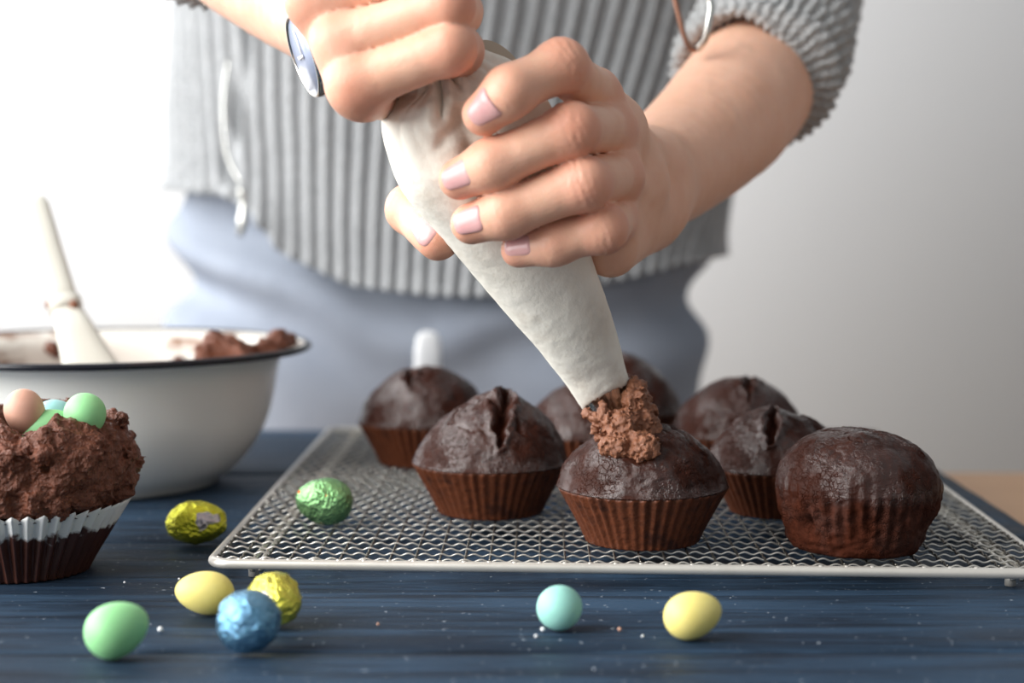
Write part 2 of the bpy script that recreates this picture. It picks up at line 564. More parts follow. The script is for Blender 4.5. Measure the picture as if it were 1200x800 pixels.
WY = 2.35
struct('floor', *box(0.3, 0.7, -0.02, 5.2, 5.0, 0.04), FLOORM)
struct('wall_back', *box(0.3, WY + 0.05, 1.3, 5.2, 0.1, 2.6), WALL)
lx = -1.55
wv = join(box(lx, .7, 0.4, .1, 3.2, .8), box(lx, .7, 2.55, .1, 3.2, .1), box(lx, -.78, 1.65, .1, .24, 1.7), box(lx, 1.05, 1.65, .1, .30, 1.7), box(lx, 2.25, 1.65, .1, .12, 1.7))
struct('wall_left', *wv, WALL)
for k, (ya, yb) in enumerate(((-.66, .90), (1.2, 2.19))):  # the second, rear window is added to blow out the left background
    ym, yw = (ya + yb) / 2, yb - ya
    wf = struct('window_%d' % (k + 1), *join(box(lx, ym, .82, .14, yw, .04), box(lx, ym, 2.48, .08, yw, .04), box(lx, ya + .02, 1.65, .08, .04, 1.62),
                              box(lx, yb - .02, 1.65, .08, .04, 1.62)), WPAINT)
struct('baseboard_back', *box(0.3, WY - .01, .05, 5.2, .02, .1), WPAINT)

# the oak table, set against the cook
t = empty('table', (0.15, 0.55, 0), 'oak dining table with pale orange top under the blue boards', 'table')
TT = T0 - 0.032
part('table_top', *box(0.15, 0.55, TT - .0175, 1.7, 1.11, .035, .003), OAK, t, smooth=False)
for sx_ in (-1, 1):
    for sy_ in (-1, 1):
        part('leg', *box(0.15 + sx_ * .78, .55 + sy_ * .48, (TT - .035) / 2, .06, .06, TT - .035, .003), OAK, t, smooth=False)
part('apron', *box(0.15, 0.09, TT - .075, 1.5, .02, .08), OAK, t, smooth=False)
part('apron', *box(0.15, 1.01, TT - .075, 1.5, .02, .08), OAK, t, smooth=False)

# blue stained planks laid on it
bt = empty('plank_board', (-.1, .73, TT), 'dark blue stained wooden plank board lying under the rack and sweets', 'board')
for k, (y0, y1) in enumerate([(.189, .3685), (.369, .5485), (.549, .7280), (.7295, .9085), (.909, 1.09)]):
    x0, x1 = -.62, (.262, .258, .243, .241, .2405)[k]
    nx, ny = 90, 18
    xs = np.linspace(x0, x1, nx); ys = np.linspace(y0 + .0006, y1 - .0006, ny)
    X, Y = np.meshgrid(xs, ys)
    P = np.stack([X * 5, Y * 60, X * 0 + k], -1)
    Z = T0 + 0.0003 * fbm(P, 5 + k, 3) - 0.0004
    e = np.minimum(np.minimum(Y - y0, y1 - Y), np.minimum(X - x0, x1 - X))
    Z = Z - .0018 * np.exp(-(e / .0012))
    top = np.stack([X, Y, Z], -1).reshape(-1, 3)
    bot = top.copy(); bot[:, 2] = TT
    f1 = grid_faces(nx, ny); n = nx * ny
    ring = list(range(nx)) + [r * nx + nx - 1 for r in range(1, ny)] + [(ny - 1) * nx + c for c in range(nx - 2, -1, -1)] + [r * nx for r in range(ny - 2, 0, -1)]
    ring = np.array(ring); r2 = np.roll(ring, -1)
    sides = np.stack([ring, ring + n, r2 + n, r2], -1)[:, ::-1][:, [0, 1, 2, 3]]
    sides = np.stack([r2, ring, ring + n, r2 + n], -1)[:, [0, 3, 2, 1]][:, ::-1]
    part('plank', np.concatenate([top, bot]), [f1, f1[:, ::-1] + n, sides], BLUE, bt)

# ------------------------------------------------------------------ wire cooling rack
RZ = T0 + 0.0085
e1a, e2a = math.radians(-3.2), math.radians(-1.0)
E1 = np.array([math.cos(e1a), math.sin(e1a), 0]); E2 = np.array([-math.sin(e2a), math.cos(e2a), 0])
AO = np.array([-.1175, .6520, RZ]); ca, cb = .0099, .0100; NI, NJ = 33, 37
rack = empty('cooling_rack', AO + 16 * ca * E1 + 18 * cb * E2 - [0, 0, .0085], 'rectangular wire mesh cooling rack carrying the muffins', 'rack')

def wave_wire(cells, cell, phase, sign):
    m_ = 10
    u = np.linspace(0, cells, cells * m_ + 1)
    z = sign * .00052 * np.cos(3 * math.pi * u + math.pi * phase)
    return tube(np.stack([u * cell, 0 * u, z], -1), .00047, 6)

for ph in (0, 1):
    cw = mesh('wire', *wave_wire(NI, ca, ph, 1)); dw = mesh('wire', *wave_wire(NJ, cb, ph, -1))
    cw.materials.append(WIRE); dw.materials.append(WIRE_DIM)
    for j in range(ph, NJ + 1, 2):
        o = link('wire', cw, None, rack); p = AO + j * cb * E2
        o.location = Vector(p) - rack.location; o.rotation_euler = (0, 0, e1a)
    for i in range(ph, NI + 1, 2):
        o = link('wire', dw, None, rack); p = AO + i * ca * E1
        o.location = Vector(p) - rack.location; o.rotation_euler = (0, 0, e2a + math.pi / 2)

def RP(i, j, z=0.0): return AO + i * ca * E1 + j * cb * E2 + np.array([0, 0, z])
loop = []
for (ci, cj, a0) in ((NI - .6, .4, -90), (NI - .6, NJ - .4, 0), (.6, NJ - .4, 90), (.6, .4, 180)):
    for a in range(0, 91, 15):
        r_ = math.radians(a0 + a); loop.append(RP(ci + .8 * math.cos(r_), cj + .8 * math.sin(r_), -.0014))
loop = loop + loop[:1]
V, F = tube(loop, .0021, 12, caps=False)
part('frame', V, F, FRAME, rack)
for i in (1.4, NI - 1.4):
    pth = [RP(i, .2, -.0055), RP(i, .4, -.0028), RP(i, 1.2, -.0020), RP(i, NJ - 1.2, -.0020), RP(i, NJ - .4, -.0028), RP(i, NJ - .2, -.0055)]
    V, F = tube(pth, .0012, 8); V2, F2 = tube([p + np.array([.0035, 0, 0]) for p in pth], .0012, 8)
    part('support_rail', *join((V, F), (V2, F2)), WIRE, rack)
    for j in (.6, NJ - .6):
        part('foot', *tube([RP(i, j, -.0022), RP(i, j, -.0084)], .0022, 10), FRAME, rack)
Vd = []
for i in range(1, NI):
    V, F = lathe([(.0001, .0017), (.0008, .0016), (.0013, .0009), (.0014, 0), (.001, -.001)], 8)
    Vd.append((V * [1, 1, .8] + RP(i, -.38, -.0004), F))
tag(part('weld_dots', *join(*Vd), FRAME, rack), 'row of weld dots on front bar', kind='stuff')

# ------------------------------------------------------------------ muffins
def dseg(XY, a, b):
    a = np.array(a, float); b = np.array(b, float); ba = b - a
    t = np.clip(((XY - a) @ ba) / (ba @ ba), 0, 1)
    return np.linalg.norm(XY - a - t[..., None] * ba, axis=-1), t

def cake_mesh(seed, R=3.40, H=2.25, dome=2.7, pw=1.0, lean=(0, 0), cracks=(), rb=2.5, naked=False, tilt=0):
    """local centimetres, base at z=0; returns V, F, crumb mask"""
    n, ns = 200, 110
    th = np.linspace(0, 2 * math.pi, n, endpoint=False)
    s = np.linspace(0, 1, ns)
    prof = []
    for v in s:
        if v < (.42 if naked else .15):
            q = v / (.42 if naked else .15)
            if naked:
                r = rb + (R + .02 - rb) * min(1, q) ** .8; z = .05 + (H - .05) * q
                if q < .12: r *= .95 + .05 * (q / .12) ** .5
            else:
                r = R - .55 + .43 * q; z = H - .45 + .45 * q
        else:
            q = (v - (.42 if naked else .15)) / (1 - (.42 if naked else .15)); a = q * math.pi / 2
            r = (R + .0) * math.cos(a) ** ((.86 * pw + .14) if naked else (1.02 * pw + .12)) ; z = H + dome * math.sin(a) ** (1.0 + .25 * (pw - 1))
            r += 0 if naked else .17 * math.exp(-(q / .06))
        prof.append((max(r, .001), z))
    P = np.array(prof)
    Rr = P[:, 0][:, None] * (1 + 0 * th); Z = P[:, 1][:, None] + 0 * th
    if naked:
        k = np.clip((Z / H), 0, 1)
        fl = (np.abs(((th * 40 / (2 * math.pi)) % 1) - .5) * 2 - .5)[None, :]
        wn = fbm(np.stack([th * 4 + 0 * Z, Z * 1.5, Z * 0], -1), seed + 3, 3)
        Rr = Rr + .19 * fl * np.exp(-((Z - H * .72) / (H * .34)) ** 2) * (1 + .5 * wn)
    X = Rr * np.cos(th); Y = Rr * np.sin(th)
    hd = np.clip((Z - H) / dome, 0, 1)
    X = X + lean[0] * hd ** 1.5; Y = Y + lean[1] * hd ** 1.5
    Q = np.stack([X, Y, Z], -1)
    nrm = np.stack([X - lean[0] * hd, Y - lean[1] * hd, (Z - H * .9) * 1.1 * (Z > H * .9)], -1); nrm /= np.linalg.norm(nrm, axis=-1, keepdims=True) + 1e-6
    up = np.clip((Z - H) / .5, 0, 1)
    disp = (.16 * fbm(Q * .45, seed, 2) + .05 * fbm(Q * 1.6, seed + 9, 3)) * (.15 + .85 * up) + .012 * fbm(Q * 7, seed + 5, 2)
    wd = Q[..., :2] + .16 * np.stack([fbm(Q * 1.7, seed + 21, 3), fbm(Q * 1.7, seed + 31, 3)], -1)
    crumb = np.zeros_like(Z)
    for (a, b, wdt, dep) in cracks:
        d, tt = dseg(wd, a, b); ww = wdt * (.35 + .65 * np.sin(math.pi * np.clip(tt, .02, .98)))
        g = np.exp(-(d / ww) ** 2) * up
        disp = disp - dep * g + .3 * dep * np.exp(-((d - 2.0 * ww) / ww) ** 2) * up
        crumb = np.maximum(crumb, g)
    # sugar crust crackle
    wv_ = worley(Q * 2.3 + .25 * fbm(Q * 2, seed + 40, 2)[..., None], seed)
    disp = disp - .045 * np.exp(-((wv_ - .75) / .10) ** 2) * up * (fbm(Q * .5, seed + 50, 2) > .05)
    if naked:
        side = np.clip((H * 1.0 - Z) / .5, 0, 1)
        disp = disp + side * (.07 * fbm(Q * 3, seed + 60, 3) - .12 * np.clip(.33 - worley(Q * 1.5, seed + 7), 0, 1) / .33)
        crumb = np.maximum(crumb, side)
        hole = np.exp(-(np.linalg.norm(Q - np.array([-2.4, -1.9, 1.3]), axis=-1) / .33) ** 2); disp = disp - .5 * hole
        bite = np.exp(-(np.linalg.norm((Q - np.array([2.7, -1.0, .5])) / np.array([.9, .9, .8]), axis=-1)) ** 2); disp = disp - .45 * bite
    Q = Q + nrm * disp[..., None]
    V, F = Q.reshape(-1, 3), [grid_faces(n, ns, True)]
    V = np.concatenate([V, [[0, 0, V[:n, 2].mean()]]]); c = len(V) - 1
    F.append(np.stack([np.arange(n), np.full(n, c), (np.arange(n) + 1) % n], -1))
    # close the tip
    V = np.concatenate([V, [V[-1 - n:-1].mean(0)]]); b = (ns - 1) * n; c = len(V) - 1
    V[c] = V[b:b + n].mean(0)
    F.append(np.stack([b + np.arange(n), b + (np.arange(n) + 1) % n, np.full(n, c)], -1))
    return V, F, np.concatenate([crumb.ravel(), [1, 0]])

def case_mesh(seed, rb=2.35, rt=3.5, H=2.25, N=46, amp=.075, flare=.0, saw=.0):
    n = N * 8
    th = np.linspace(0, 2 * math.pi, n, endpoint=False)
    zs = np.concatenate([[0.02, .0, .06], np.linspace(.15, 1, 16) * H])
    rows = []
    tri = (np.abs(((th * N / (2 * math.pi)) % 1) - .5) * 4 - 1) if amp > .1 else np.cos(th * N) * (.75 + .45 * noise(np.stack([np.cos(th) * 5, np.sin(th) * 5, 0 * th], -1), seed + 2))
    wob = .5 * fbm(np.stack([np.cos(th) * 2, np.sin(th) * 2, 0 * th], -1), seed, 2)
    for side in (0, 1):
        rr = []
        for i, z in enumerate(zs):
            q = z / H
            r = rb + (rt - rb) * (q ** 1.1) + flare * max(0, q - .7) ** 2 * 4
            if i == 0: r = rb * .8
            a = amp * (.35 + .65 * q) * (i > 0)
            R_ = r + a * tri + .06 * wob * q - .03 * side
            zz = z + (.05 * q * wob) + (saw * q ** 3 * tri if q > .5 else 0)
            rr.append(np.stack([R_ * np.cos(th), R_ * np.sin(th), zz + 0 * th + (.03 * side if i < 3 else 0)], -1))
        rows.append(rr)
    allr = rows[0] + rows[1][::-1]
    V = np.array(allr).reshape(-1, 3)
    F = [grid_faces(n, len(allr), True)]
    c0 = len(V); V = np.concatenate([V, [[0, 0, .02], [0, 0, .05]]])
    F.append(np.stack([np.arange(n), np.full(n, c0), (np.arange(n) + 1) % n], -1))
    b = (len(allr) - 1) * n
    F.append(np.stack([b + np.arange(n), b + (np.arange(n) + 1) % n, np.full(n, c0 + 1)], -1))
    return V, F

# crust gets its crumb mask
def cake_material():
    m = Mat('chocolate_cake', (42, 23, 18), 0.4, spec=0.36)
    at = m.n('ShaderNodeVertexColor', _layer_name='crumb')
    n = m.noise(230, 5, .6); n2 = m.noise(70, 4)
    co = m.mix(n, (34, 14, 8), (68, 32, 20)); cr = m.mix(n, (28, 13, 8), (86, 44, 30)); co = m.mix(at.outputs[0], co, cr); m.color(co)
    gl = m.ramp(m.noise(48, 3), [(0.44, 0.0), (0.56, 1.0)])
    r = m.mix(at.outputs[0], m.mix(gl, m.ramp(n2, [(0.3, .30), (0.7, .45)]), m.ramp(n2, [(0.3, .08), (0.7, .16)])), (215, 215, 215)); m.rough(r)
    sp_ = m.math('MULTIPLY', m.math('ADD', m.math('MULTIPLY', gl, .60), .12), m.math('SUBTRACT', 1.0, m.math('MULTIPLY', at.outputs[0], .75))); m.l(sp_, m.b.inputs['Specular IOR Level'])
    m.bump(n2, .4, .0020); m.bump(m.noise(480, 6, .7), .55, .0011); m.bump(m.voro(360), .25, .0008)
    dn = m.n('ShaderNodeTexNoise', Scale=260.0, Detail=3.0); m.l(m.coord(), dn.inputs['Vector'])
    vm = m.n('ShaderNodeVectorMath', _operation='SCALE'); m.l(dn.outputs['Color'], vm.inputs[0]); vm.inputs['Scale'].default_value = .005
    va = m.n('ShaderNodeVectorMath', _operation='ADD'); m.l(vm.outputs[0], va.inputs[0]); m.l(m.coord(), va.inputs[1]); WV = va.outputs[0]
    ve = m.ramp(m.voro(420, vec=WV, feature='DISTANCE_TO_EDGE'), [(0.0, 0.0), (0.10, 1.0)])
    msk = m.ramp(m.noise(75, 3), [(0.45, 0.0), (0.58, 1.0)])
    m.bump(m.mix(msk, (255, 255, 255), ve), .6, .0007)
    return m.m
CAKEM = cake_material()
MUFF = [
    # centre px, base-front py, diameter scale, kwargs, label
    (752, 648, 1.0, dict(dome=2.75, pw=1.0, lean=(.1, 0), cracks=[((-.1, -.4), (1.6, -1.5), .10, .12), ((1.0, .2), (2.3, -1.5), .16, .32), ((-2.0, -.6), (-1.6, -1.2), .1, .15)]), .02,
     'brown-cased chocolate muffin at the front being piped with frosting'),
    (575, 612, 1.0, dict(dome=3.3, pw=1.35, lean=(.35, 0), cracks=[((.75, .3), (.45, -2.9), .27, .62), ((.5, -1.2), (-.9, .2), .16, .25), ((.5, -1.6), (1.3, -.9), .15, .2), ((-1.9, -1.2), (-1.2, -.2), .1, .14), ((1.2, -1.6), (1.6, -2.4), .1, .14)]), -.01,
     'pointed chocolate muffin with glossy cracked top left of the one being piped'),
    (497, 551, 1.0, dict(dome=3.1, pw=1.05, lean=(.1, 0), cracks=[((-.6, -2.2), (-.75, -.9), .2, .5), ((.5, -1.3), (.6, -.9), .15, .2)]), 0,
     'blurred chocolate muffin at the back left corner of the rack'),
    (690, 566, .97, dict(dome=2.8, pw=1.1, cracks=[((.2, -.2), (1.0, -1.9), .1, .15)]), 0,
     'chocolate muffin behind the tip of the piping bag'),
    (724, 536, 1.0, dict(dome=3.3, pw=1.05, cracks=[((-.4, -.2), (.6, -1.4), .12, .15)]), 0,
     'rearmost chocolate muffin rising dark to the right of the bag tip'),
    (864, 566, .98, dict(dome=2.95, pw=1.0, lean=(.1, 0), cracks=[((.2, -2.4), (.6, .4), .2, .35), ((.4, -.7), (1.2, -.2), .12, .15)]), 0,
     'smooth domed chocolate muffin at the back right of the rack'),
    (912, 611, .93, dict(dome=2.85, pw=1.2, lean=(-.35, 0), cracks=[((-.4, -.4), (-.9, -2.6), .24, .6), ((.4, -1.2), (.9, -1.5), .14, .2), ((1.2, -.2), (2.0, -1.4), .2, .3)]), 0,
     'chocolate muffin with split top tucked behind the caseless one'),
]
for k, (px, py, sc, kw, rz, lab) in enumerate(MUFF):
    g = G(px, py, .0092); r0 = 2.5 * sc * .01
    loc = np.array([g[0] * (g[1] + r0) / g[1], g[1] + r0, RZ + .0012])
    root = empty('muffin', loc, lab, 'muffin', 'chocolate muffins on the cooling rack', rz=rz)
    V, F, cr = cake_mesh(100 + 13 * k, **kw)
    me = mesh('cake', V * .01 * sc, F); set_col(me, 'crumb', cr); link('cake', me, CAKEM, root)
    V, F = case_mesh(40 + k)
    link('paper_case', mesh('paper_case', V * .01 * sc, F), CASE, root)
# caseless muffin at the right
g = G(1006, 659, .0092); loc = np.array([g[0] * 1.04, g[1] + .028, RZ + .0012])
root = empty('muffin', loc, 'caseless chocolate muffin with crumbly fluted sides at the right front', 'muffin', 'chocolate muffins on the cooling rack')
V, F, cr = cake_mesh(300, R=3.32, H=2.6, dome=2.3, pw=.98, rb=2.75, naked=True, lean=(-.1, 0), cracks=[((.7, -.5), (2.2, -1.3), .17, .3), ((-.2, .2), (.9, -.1), .1, .15), ((-.6, -1.4), (-.3, -1.9), .08, .12)])
me = mesh('cake', V * .01, F); set_col(me, 'crumb', cr); link('cake', me, CAKEM, root)

# ------------------------------------------------------------------ sweets
def egg_mesh(L, Rd, asym=.14, rough=0.0, seed=0, n=48, crease=0.0):
    a = np.linspace(0, math.pi, n // 2 + 1)[:, None]; th = np.linspace(0, 2 * math.pi, n, endpoint=False)[None, :]
    x = np.cos(a) * L / 2 + 0 * th; r = np.sin(a) * Rd * (1 - asym * np.cos(a))
    V = np.stack([x, r * np.cos(th), r * np.sin(th)], -1)
    if rough:
        nn = V / (np.linalg.norm(V, axis=-1, keepdims=True) + 1e-9)
        wv_ = worley(V * 260 + .3 * fbm(V * 200, seed, 2)[..., None], seed)
        V = V + nn * (rough * (fbm(V * 230, seed + 2, 3) * .8 - wv_ * 1.2))[..., None]
    V = V.reshape(-1, 3)
    return V, [grid_faces(n, n // 2 + 1, True)[:, ::-1]]

def egg(name, label, cat, group, px, py, h, L, Rd, rot, mat, rough=0.0, seed=0, asym=.14, free=None, n=48):
    """(px, py) = centre of the egg as seen; h = plane it lies on"""
    V, F = egg_mesh(L, Rd, asym, rough, seed, n)
    R_ = np.array(Euler(tuple(math.radians(v) for v in rot)).to_matrix())
    W_ = V @ R_.T
    zmin = W_[:, 2].min()
    if free is not None: c = W(px, py, free)
    else: c = G(px, py, h - zmin); 
    o = link(name, mesh(name, V, F), mat)
    o.location = tuple(float(v) for v in c); o.rotation_euler = tuple(math.radians(v) for v in rot)
    return tag(o, label, cat, group)

GE = 'sugar shelled chocolate eggs'; GF = 'foil wrapped chocolate eggs'
egg('candy_egg', 'pale yellow candy egg lying just left of the foil eggs in front of rack', 'candy egg', GE, 240, 694, 0, .0215, .0078, (0, -10, 195), C_YEL)
egg('candy_egg', 'pale green candy egg at the lower left corner of the boards', 'candy egg', GE, 137, 737, 0, .0215, .0090, (0, -20, 30), C_GRN)
egg('candy_egg', 'turquoise candy egg in front of the middle of the rack', 'candy egg', GE, 657, 711, 0, .0180, .0078, (0, 0, 62), C_TEAL)
egg('candy_egg', 'yellow candy egg in front of the right half of the rack', 'candy egg', GE, 812, 720, 0, .0205, .0080, (0, -14, 12), C_YEL)
egg('foil_egg', 'crumpled yellow foil egg with grey print left of the rack corner', 'foil egg', GF, 230, 612, 0, .0275, .0098, (0, 0, 8), F_YEL, .0006, 3, n=80, asym=.06)
egg('foil_egg', 'green foil egg lying on the wire mesh of the rack', 'foil egg', GF, 380, 587, .0098, .0255, .0103, (0, -8, 192), F_GRN, .00028, 5, n=80)
egg('foil_egg', 'shiny blue foil egg at the front beside the yellow ones', 'foil egg', GF, 293, 727, 0, .0235, .0106, (0, 0, 60), F_BLU, .0004, 9, n=80)
egg('foil_egg', 'lemon yellow foil egg half hidden behind the blue foil egg', 'foil egg', GF, 323, 703, 0, .0225, .0098, (0, 10, -50), F_YEL2, .0007, 14, n=80)

# ------------------------------------------------------------------ frosted cupcake at the left
g = G(27, 684, 0); CC = np.array([g[0] * 1.04, g[1] + .0262, T0])
cup = empty('cupcake', CC, 'chocolate cupcake in a white pleated case crowned with a frosting nest', 'cupcake')
V, F = case_mesh(77, rb=2.6, rt=4.25, H=2.85, N=46, amp=.23, saw=.12)
link('paper_case', mesh('paper_case', V * .01, F), WCASE, cup)
V, F, cr = cake_mesh(501, R=3.9, H=2.6, dome=1.2)
me = mesh('cake', V * .01, F); set_col(me, 'crumb', cr); link('cake', me, CAKEM, cup)

def nest(P):
    r = np.linalg.norm(P[:, :2], axis=1); z = P[:, 2]
    q = np.sqrt((np.maximum(r - 3.0, 0)) ** 2 + ((z - 4.45) / 1.15) ** 2) - 1.60       # thick ring
    q = smin(q, np.sqrt((r / 1.05) ** 2 + ((z - 4.2) * 1.3) ** 2) - 3.7, .5)
    bowl_ = 2.15 - np.sqrt(((P[:, 0] - .9) * .9) ** 2 + ((P[:, 1] + .9)) ** 2 + ((z - 7.0) * 1.05) ** 2)
    q = np.maximum(q, bowl_)
    q = np.maximum(q, (2.45 - z) * .8)
    a = np.arctan2(P[:, 1], P[:, 0])
    q = q + .30 * noise(P * .9, 3) + .24 * noise(P * 1.9, 8) + .14 * np.abs(noise(P * 3.8, 18)) - .16 * (1 - np.clip(worley(P * 2.1, 4), 0, 1)) + .07 * noise(P * 8, 28)
    return q * .8
V, F = sdf_mesh(nest, (-5.6, -5.6, 2.2), (5.6, 5.6, 7.9), .06, .5)
link('frosting', mesh('frosting', V * .01, F), FROST, cup)
GN = 'candy eggs in the frosting nest'
dcc = (CC[1]) / math.cos(PITCH) + .012
for (px, py, L, Rd, rot, mt, dd, lab) in (
        (30, 485, .0205, .0078, (0, 72, 30), C_PINK, -.004, 'dusty pink candy egg standing at the left of the frosting nest'),
        (68, 491, .0195, .0078, (0, 10, 20), C_BLUE, .016, 'pale blue candy egg at the back of the frosting nest'),
        (55, 502, .0210, .0076, (0, -22, 10), C_GRN, -.002, 'green candy egg lying half sunk in the middle of the frosting nest'),
        (98, 489, .0200, .0083, (0, 66, 150), C_GRN, .000, 'pale green candy egg standing highest at the right of the frosting nest')):
    egg('candy_egg', lab, 'candy egg', GN, px, py, 0, L, Rd, rot, mt, free=CC[1] * 1.008 + dd - .012)
# loose crumbs
cn = 0
for (px, py, r) in ((188, 737, .0011), (636, 737, .0009), (628, 745, .0007), (726, 737, .0008), (753, 745, .0006), (443, 731, .0006), (320, 655, .0006), (210, 678, .0005), (146, 682, .0006)):
    V, F = egg_mesh(2 * r, r, .1, r * .2, int(px), 14)
    c = G(px, py, r * .8)
    o = link('crumb', mesh('crumb', V, F), WHITEC if cn not in (3, 5) else C_PINK); o.location = tuple(c); cn += 1
    tag(o, ('white crumb right of the green candy egg', 'larger white crumb at the foot of the turquoise egg', 'smaller white crumb just below the turquoise egg', 'reddish crumb right of the turquoise egg',
            'white crumb left of the front yellow egg', 'reddish speck between blue foil egg and turquoise egg', 'white crumb under the left front rim of the rack', 'tiny crumb above the pale yellow egg at left', 'tiny crumb beside the base of the cupcake')[cn - 1], 'crumb', 'loose crumbs on the boards')

# ------------------------------------------------------------------ enamel bowl
g = G(116, 590, 0); BC = np.array([(116 - 600) / FPX * .885, .882, T0])
bowl = empty('enamel_bowl', BC, 'white enamel bowl with black rim smeared inside with chocolate', 'bowl')
out = [(0, .2), (5.6, .2), (5.8, 0), (6.15, 0), (6.35, .25), (7.3, 1.0), (8.2, 2.1), (8.85, 3.4), (9.2, 4.8), (9.45, 6.2), (9.75, 6.75), (10.5, 7.05), (11.0, 7.15)]
V, F = lathe([(a * .01 + 1e-5, b * .01) for a, b in crom([(a, b, 0) for a, b in out], 60)[:, :2]], 96)
link('bowl_wall', mesh('bowl_wall', V, F), ENAM, bowl)
inn = [(11.0, 7.3), (10.4, 7.2), (9.65, 6.9), (9.3, 6.3), (9.0, 4.8), (8.6, 3.5), (7.9, 2.2), (6.9, 1.1), (5.6, .5), (3, .42), (0, .4)]
V, F = lathe([(max(a, 0) * .01 + 1e-5, b * .01) for a, b in crom([(a, b, 0) for a, b in inn], 50)[:, :2]], 96)
link('bowl_lining', mesh('bowl_lining', V, F), SMEAR, bowl)
th = np.linspace(0, 2 * math.pi, 121)
V, F = tube(np.stack([.1105 * np.cos(th), .1105 * np.sin(th), .0722 + 0 * th], -1), .0019, 10, caps=False)
link('rim', mesh('rim', V, F), BENAM, bowl)

def mousse(P):
    r = np.linalg.norm(P[:, :2], axis=1); z = P[:, 2]
    q = (z - 1.9 - .06 * r ** 1.3) * .8
    q = np.maximum(q, r - (7.0 + .35 * z))
    q = np.maximum(q, .75 - z)
    for (x, y, zz, R_) in ((6.9, -2.6, 7.4, .85), (7.9, -2.9, 7.2, .55), (6.2, -3.4, 7.1, .5), (9.4, .4, 7.3, .75), (8.9, -.4, 7.1, .6), (9.8, 1.6, 7.3, .55), (8.0, -1.3, 7.0, .5), (7.8, -2.3, 6.2, 1.0), (8.9, .2, 6.3, .9), (8.0, -1.5, 5.0, 1.1), (7.0, -2.0, 3.5, 1.4), (8.3, -.8, 6.2, .8),
                       (2.5, 8.7, 5.6, .4), (-3, 8.6, 6.3, .5), (-4.6, 7.9, 6.4, .5), (3.5, 8.2, 4.4, .8), (0, 8.7, 4.2, .8), (-3, 8.0, 4.8, 1.0), (2, 7.8, 3.8, 1.3), (-2, 7.6, 3.3, 1.4)):
        q = smin(q, np.linalg.norm(P - np.array([x, y, zz]), axis=1) - R_, .5)
    q = q + .22 * noise(P * 1.7, 5) + .13 * noise(P * 3.6, 6) + .06 * noise(P * 7, 7)
    rin = np.interp(z, [.4, .5, 1.1, 2.2, 3.5, 4.8, 6.3, 6.9, 7.2, 7.25], [5.4, 5.5, 6.8, 7.8, 8.5, 8.9, 9.2, 9.55, 10.3, 12])
    q = np.maximum(q, (r - rin + .03) * .7)
    return q * .8
V, F = sdf_mesh(mousse, (-10.5, -10.5, .5), (11, 10.5, 8.6), .11, .5)
o = link('chocolate_mousse', mesh('chocolate_mousse', V * .01, F), FROST); o.location = tuple(BC)
tag(o, 'lumpy chocolate mousse clinging inside the enamel bowl', 'mousse')

# spatula standing in the bowl
sp = empty('spatula', BC + np.array([-.02, .01, .02]), 'white spatula standing in the enamel bowl and leaning left', 'spatula')
s0 = W(104, 425, .875); s1 = W(76, 357, .892); s2 = W(40, 232, .925)
dr = (s2 - s1) / np.linalg.norm(s2 - s1)
def flat_tube(path, rw, rt, n=14):
    P = np.array(path); k = len(P)
    th = np.linspace(0, 2 * math.pi, n, endpoint=False); V = []
    for i in range(k):
        T = P[min(i + 1, k - 1)] - P[max(i - 1, 0)]; T /= np.linalg.norm(T)
        a = np.array([1.0, .25, 0]); a -= T * (a @ T); a /= np.linalg.norm(a); b = np.cross(T, a)
        ex = np.sign(np.cos(th)) * np.abs(np.cos(th)) ** .7; ey = np.sign(np.sin(th)) * np.abs(np.sin(th)) ** .7
        V.append(P[i] + rw[i] * ex[:, None] * a + rt[i] * ey[:, None] * b)
    return np.concatenate(V), [grid_faces(n, k, True), np.array([list(range(n))[::-1]]), np.array([[(k - 1) * n + i for i in range(n)]])]
pp = [s0 - dr * .045, s0 - dr * .04, s0 - dr * .01, s0 + dr * .0, s0 * .5 + s1 * .5, s1 - dr * .002]
V, F = flat_tube(pp, [.012, .017, .017, .0135, .0105, .0075], [.002, .003, .004, .004, .005, .005]); part('blade', V, F, SILI, sp)
V, F = flat_tube([s1 - dr * .003, s1 + dr * .01, s1 * .5 + s2 * .5, s2 - dr * .006, s2 - dr * .001, s2], [.0085, .0076, .0074, .0074, .006, .002], [.006, .005, .004, .0045, .0035, .001]); part('handle', V, F, SILI, sp)
V, F = flat_tube([s1 - dr * .0035, s1 - dr * .002, s1 + dr * .002, s1 + dr * .0035], [.0084, .0092, .0092, .0084], [.006, .0068, .0068, .006]); part('collar', V, F, SILI, sp)
for dx_ in (-16, 14):
    V, F = egg_mesh(.006, .003, .1, .0006, dx_ + 40, 20); o = part('smear', V + s1 + RT * dx_ * .00042 - FW * .004, F, FROSTL, sp)

# ------------------------------------------------------------------ piping bag
BAGC = [  # px, py, depth, half width px, thickness ratio
    (712, 467, .690, 31.5, .95), (701, 444, .685, 35, .92), (690, 420, .681, 40.5, .9), (667, 376, .673, 50, .88), (634, 320, .664, 63, .84),
    (592, 242, .650, 82, .78), (561, 180, .640, 100, .74), (539, 135, .633, 94, .72), (528, 104, .628, 80, .72), (520, 86, .625, 55, .8), (510, 72, .622, 36, .9), (496, 50, .616, 26, 1.0), (480, 25, .612, 24, 1), (462, -10, .61, 30, .8), (448, -40, .60, 40, .5)]
cp = np.array([list(W(a, b, d)) + [hw * d / FPX, k] for a, b, d, hw, k in BAGC])
BS = crom(cp, 260)
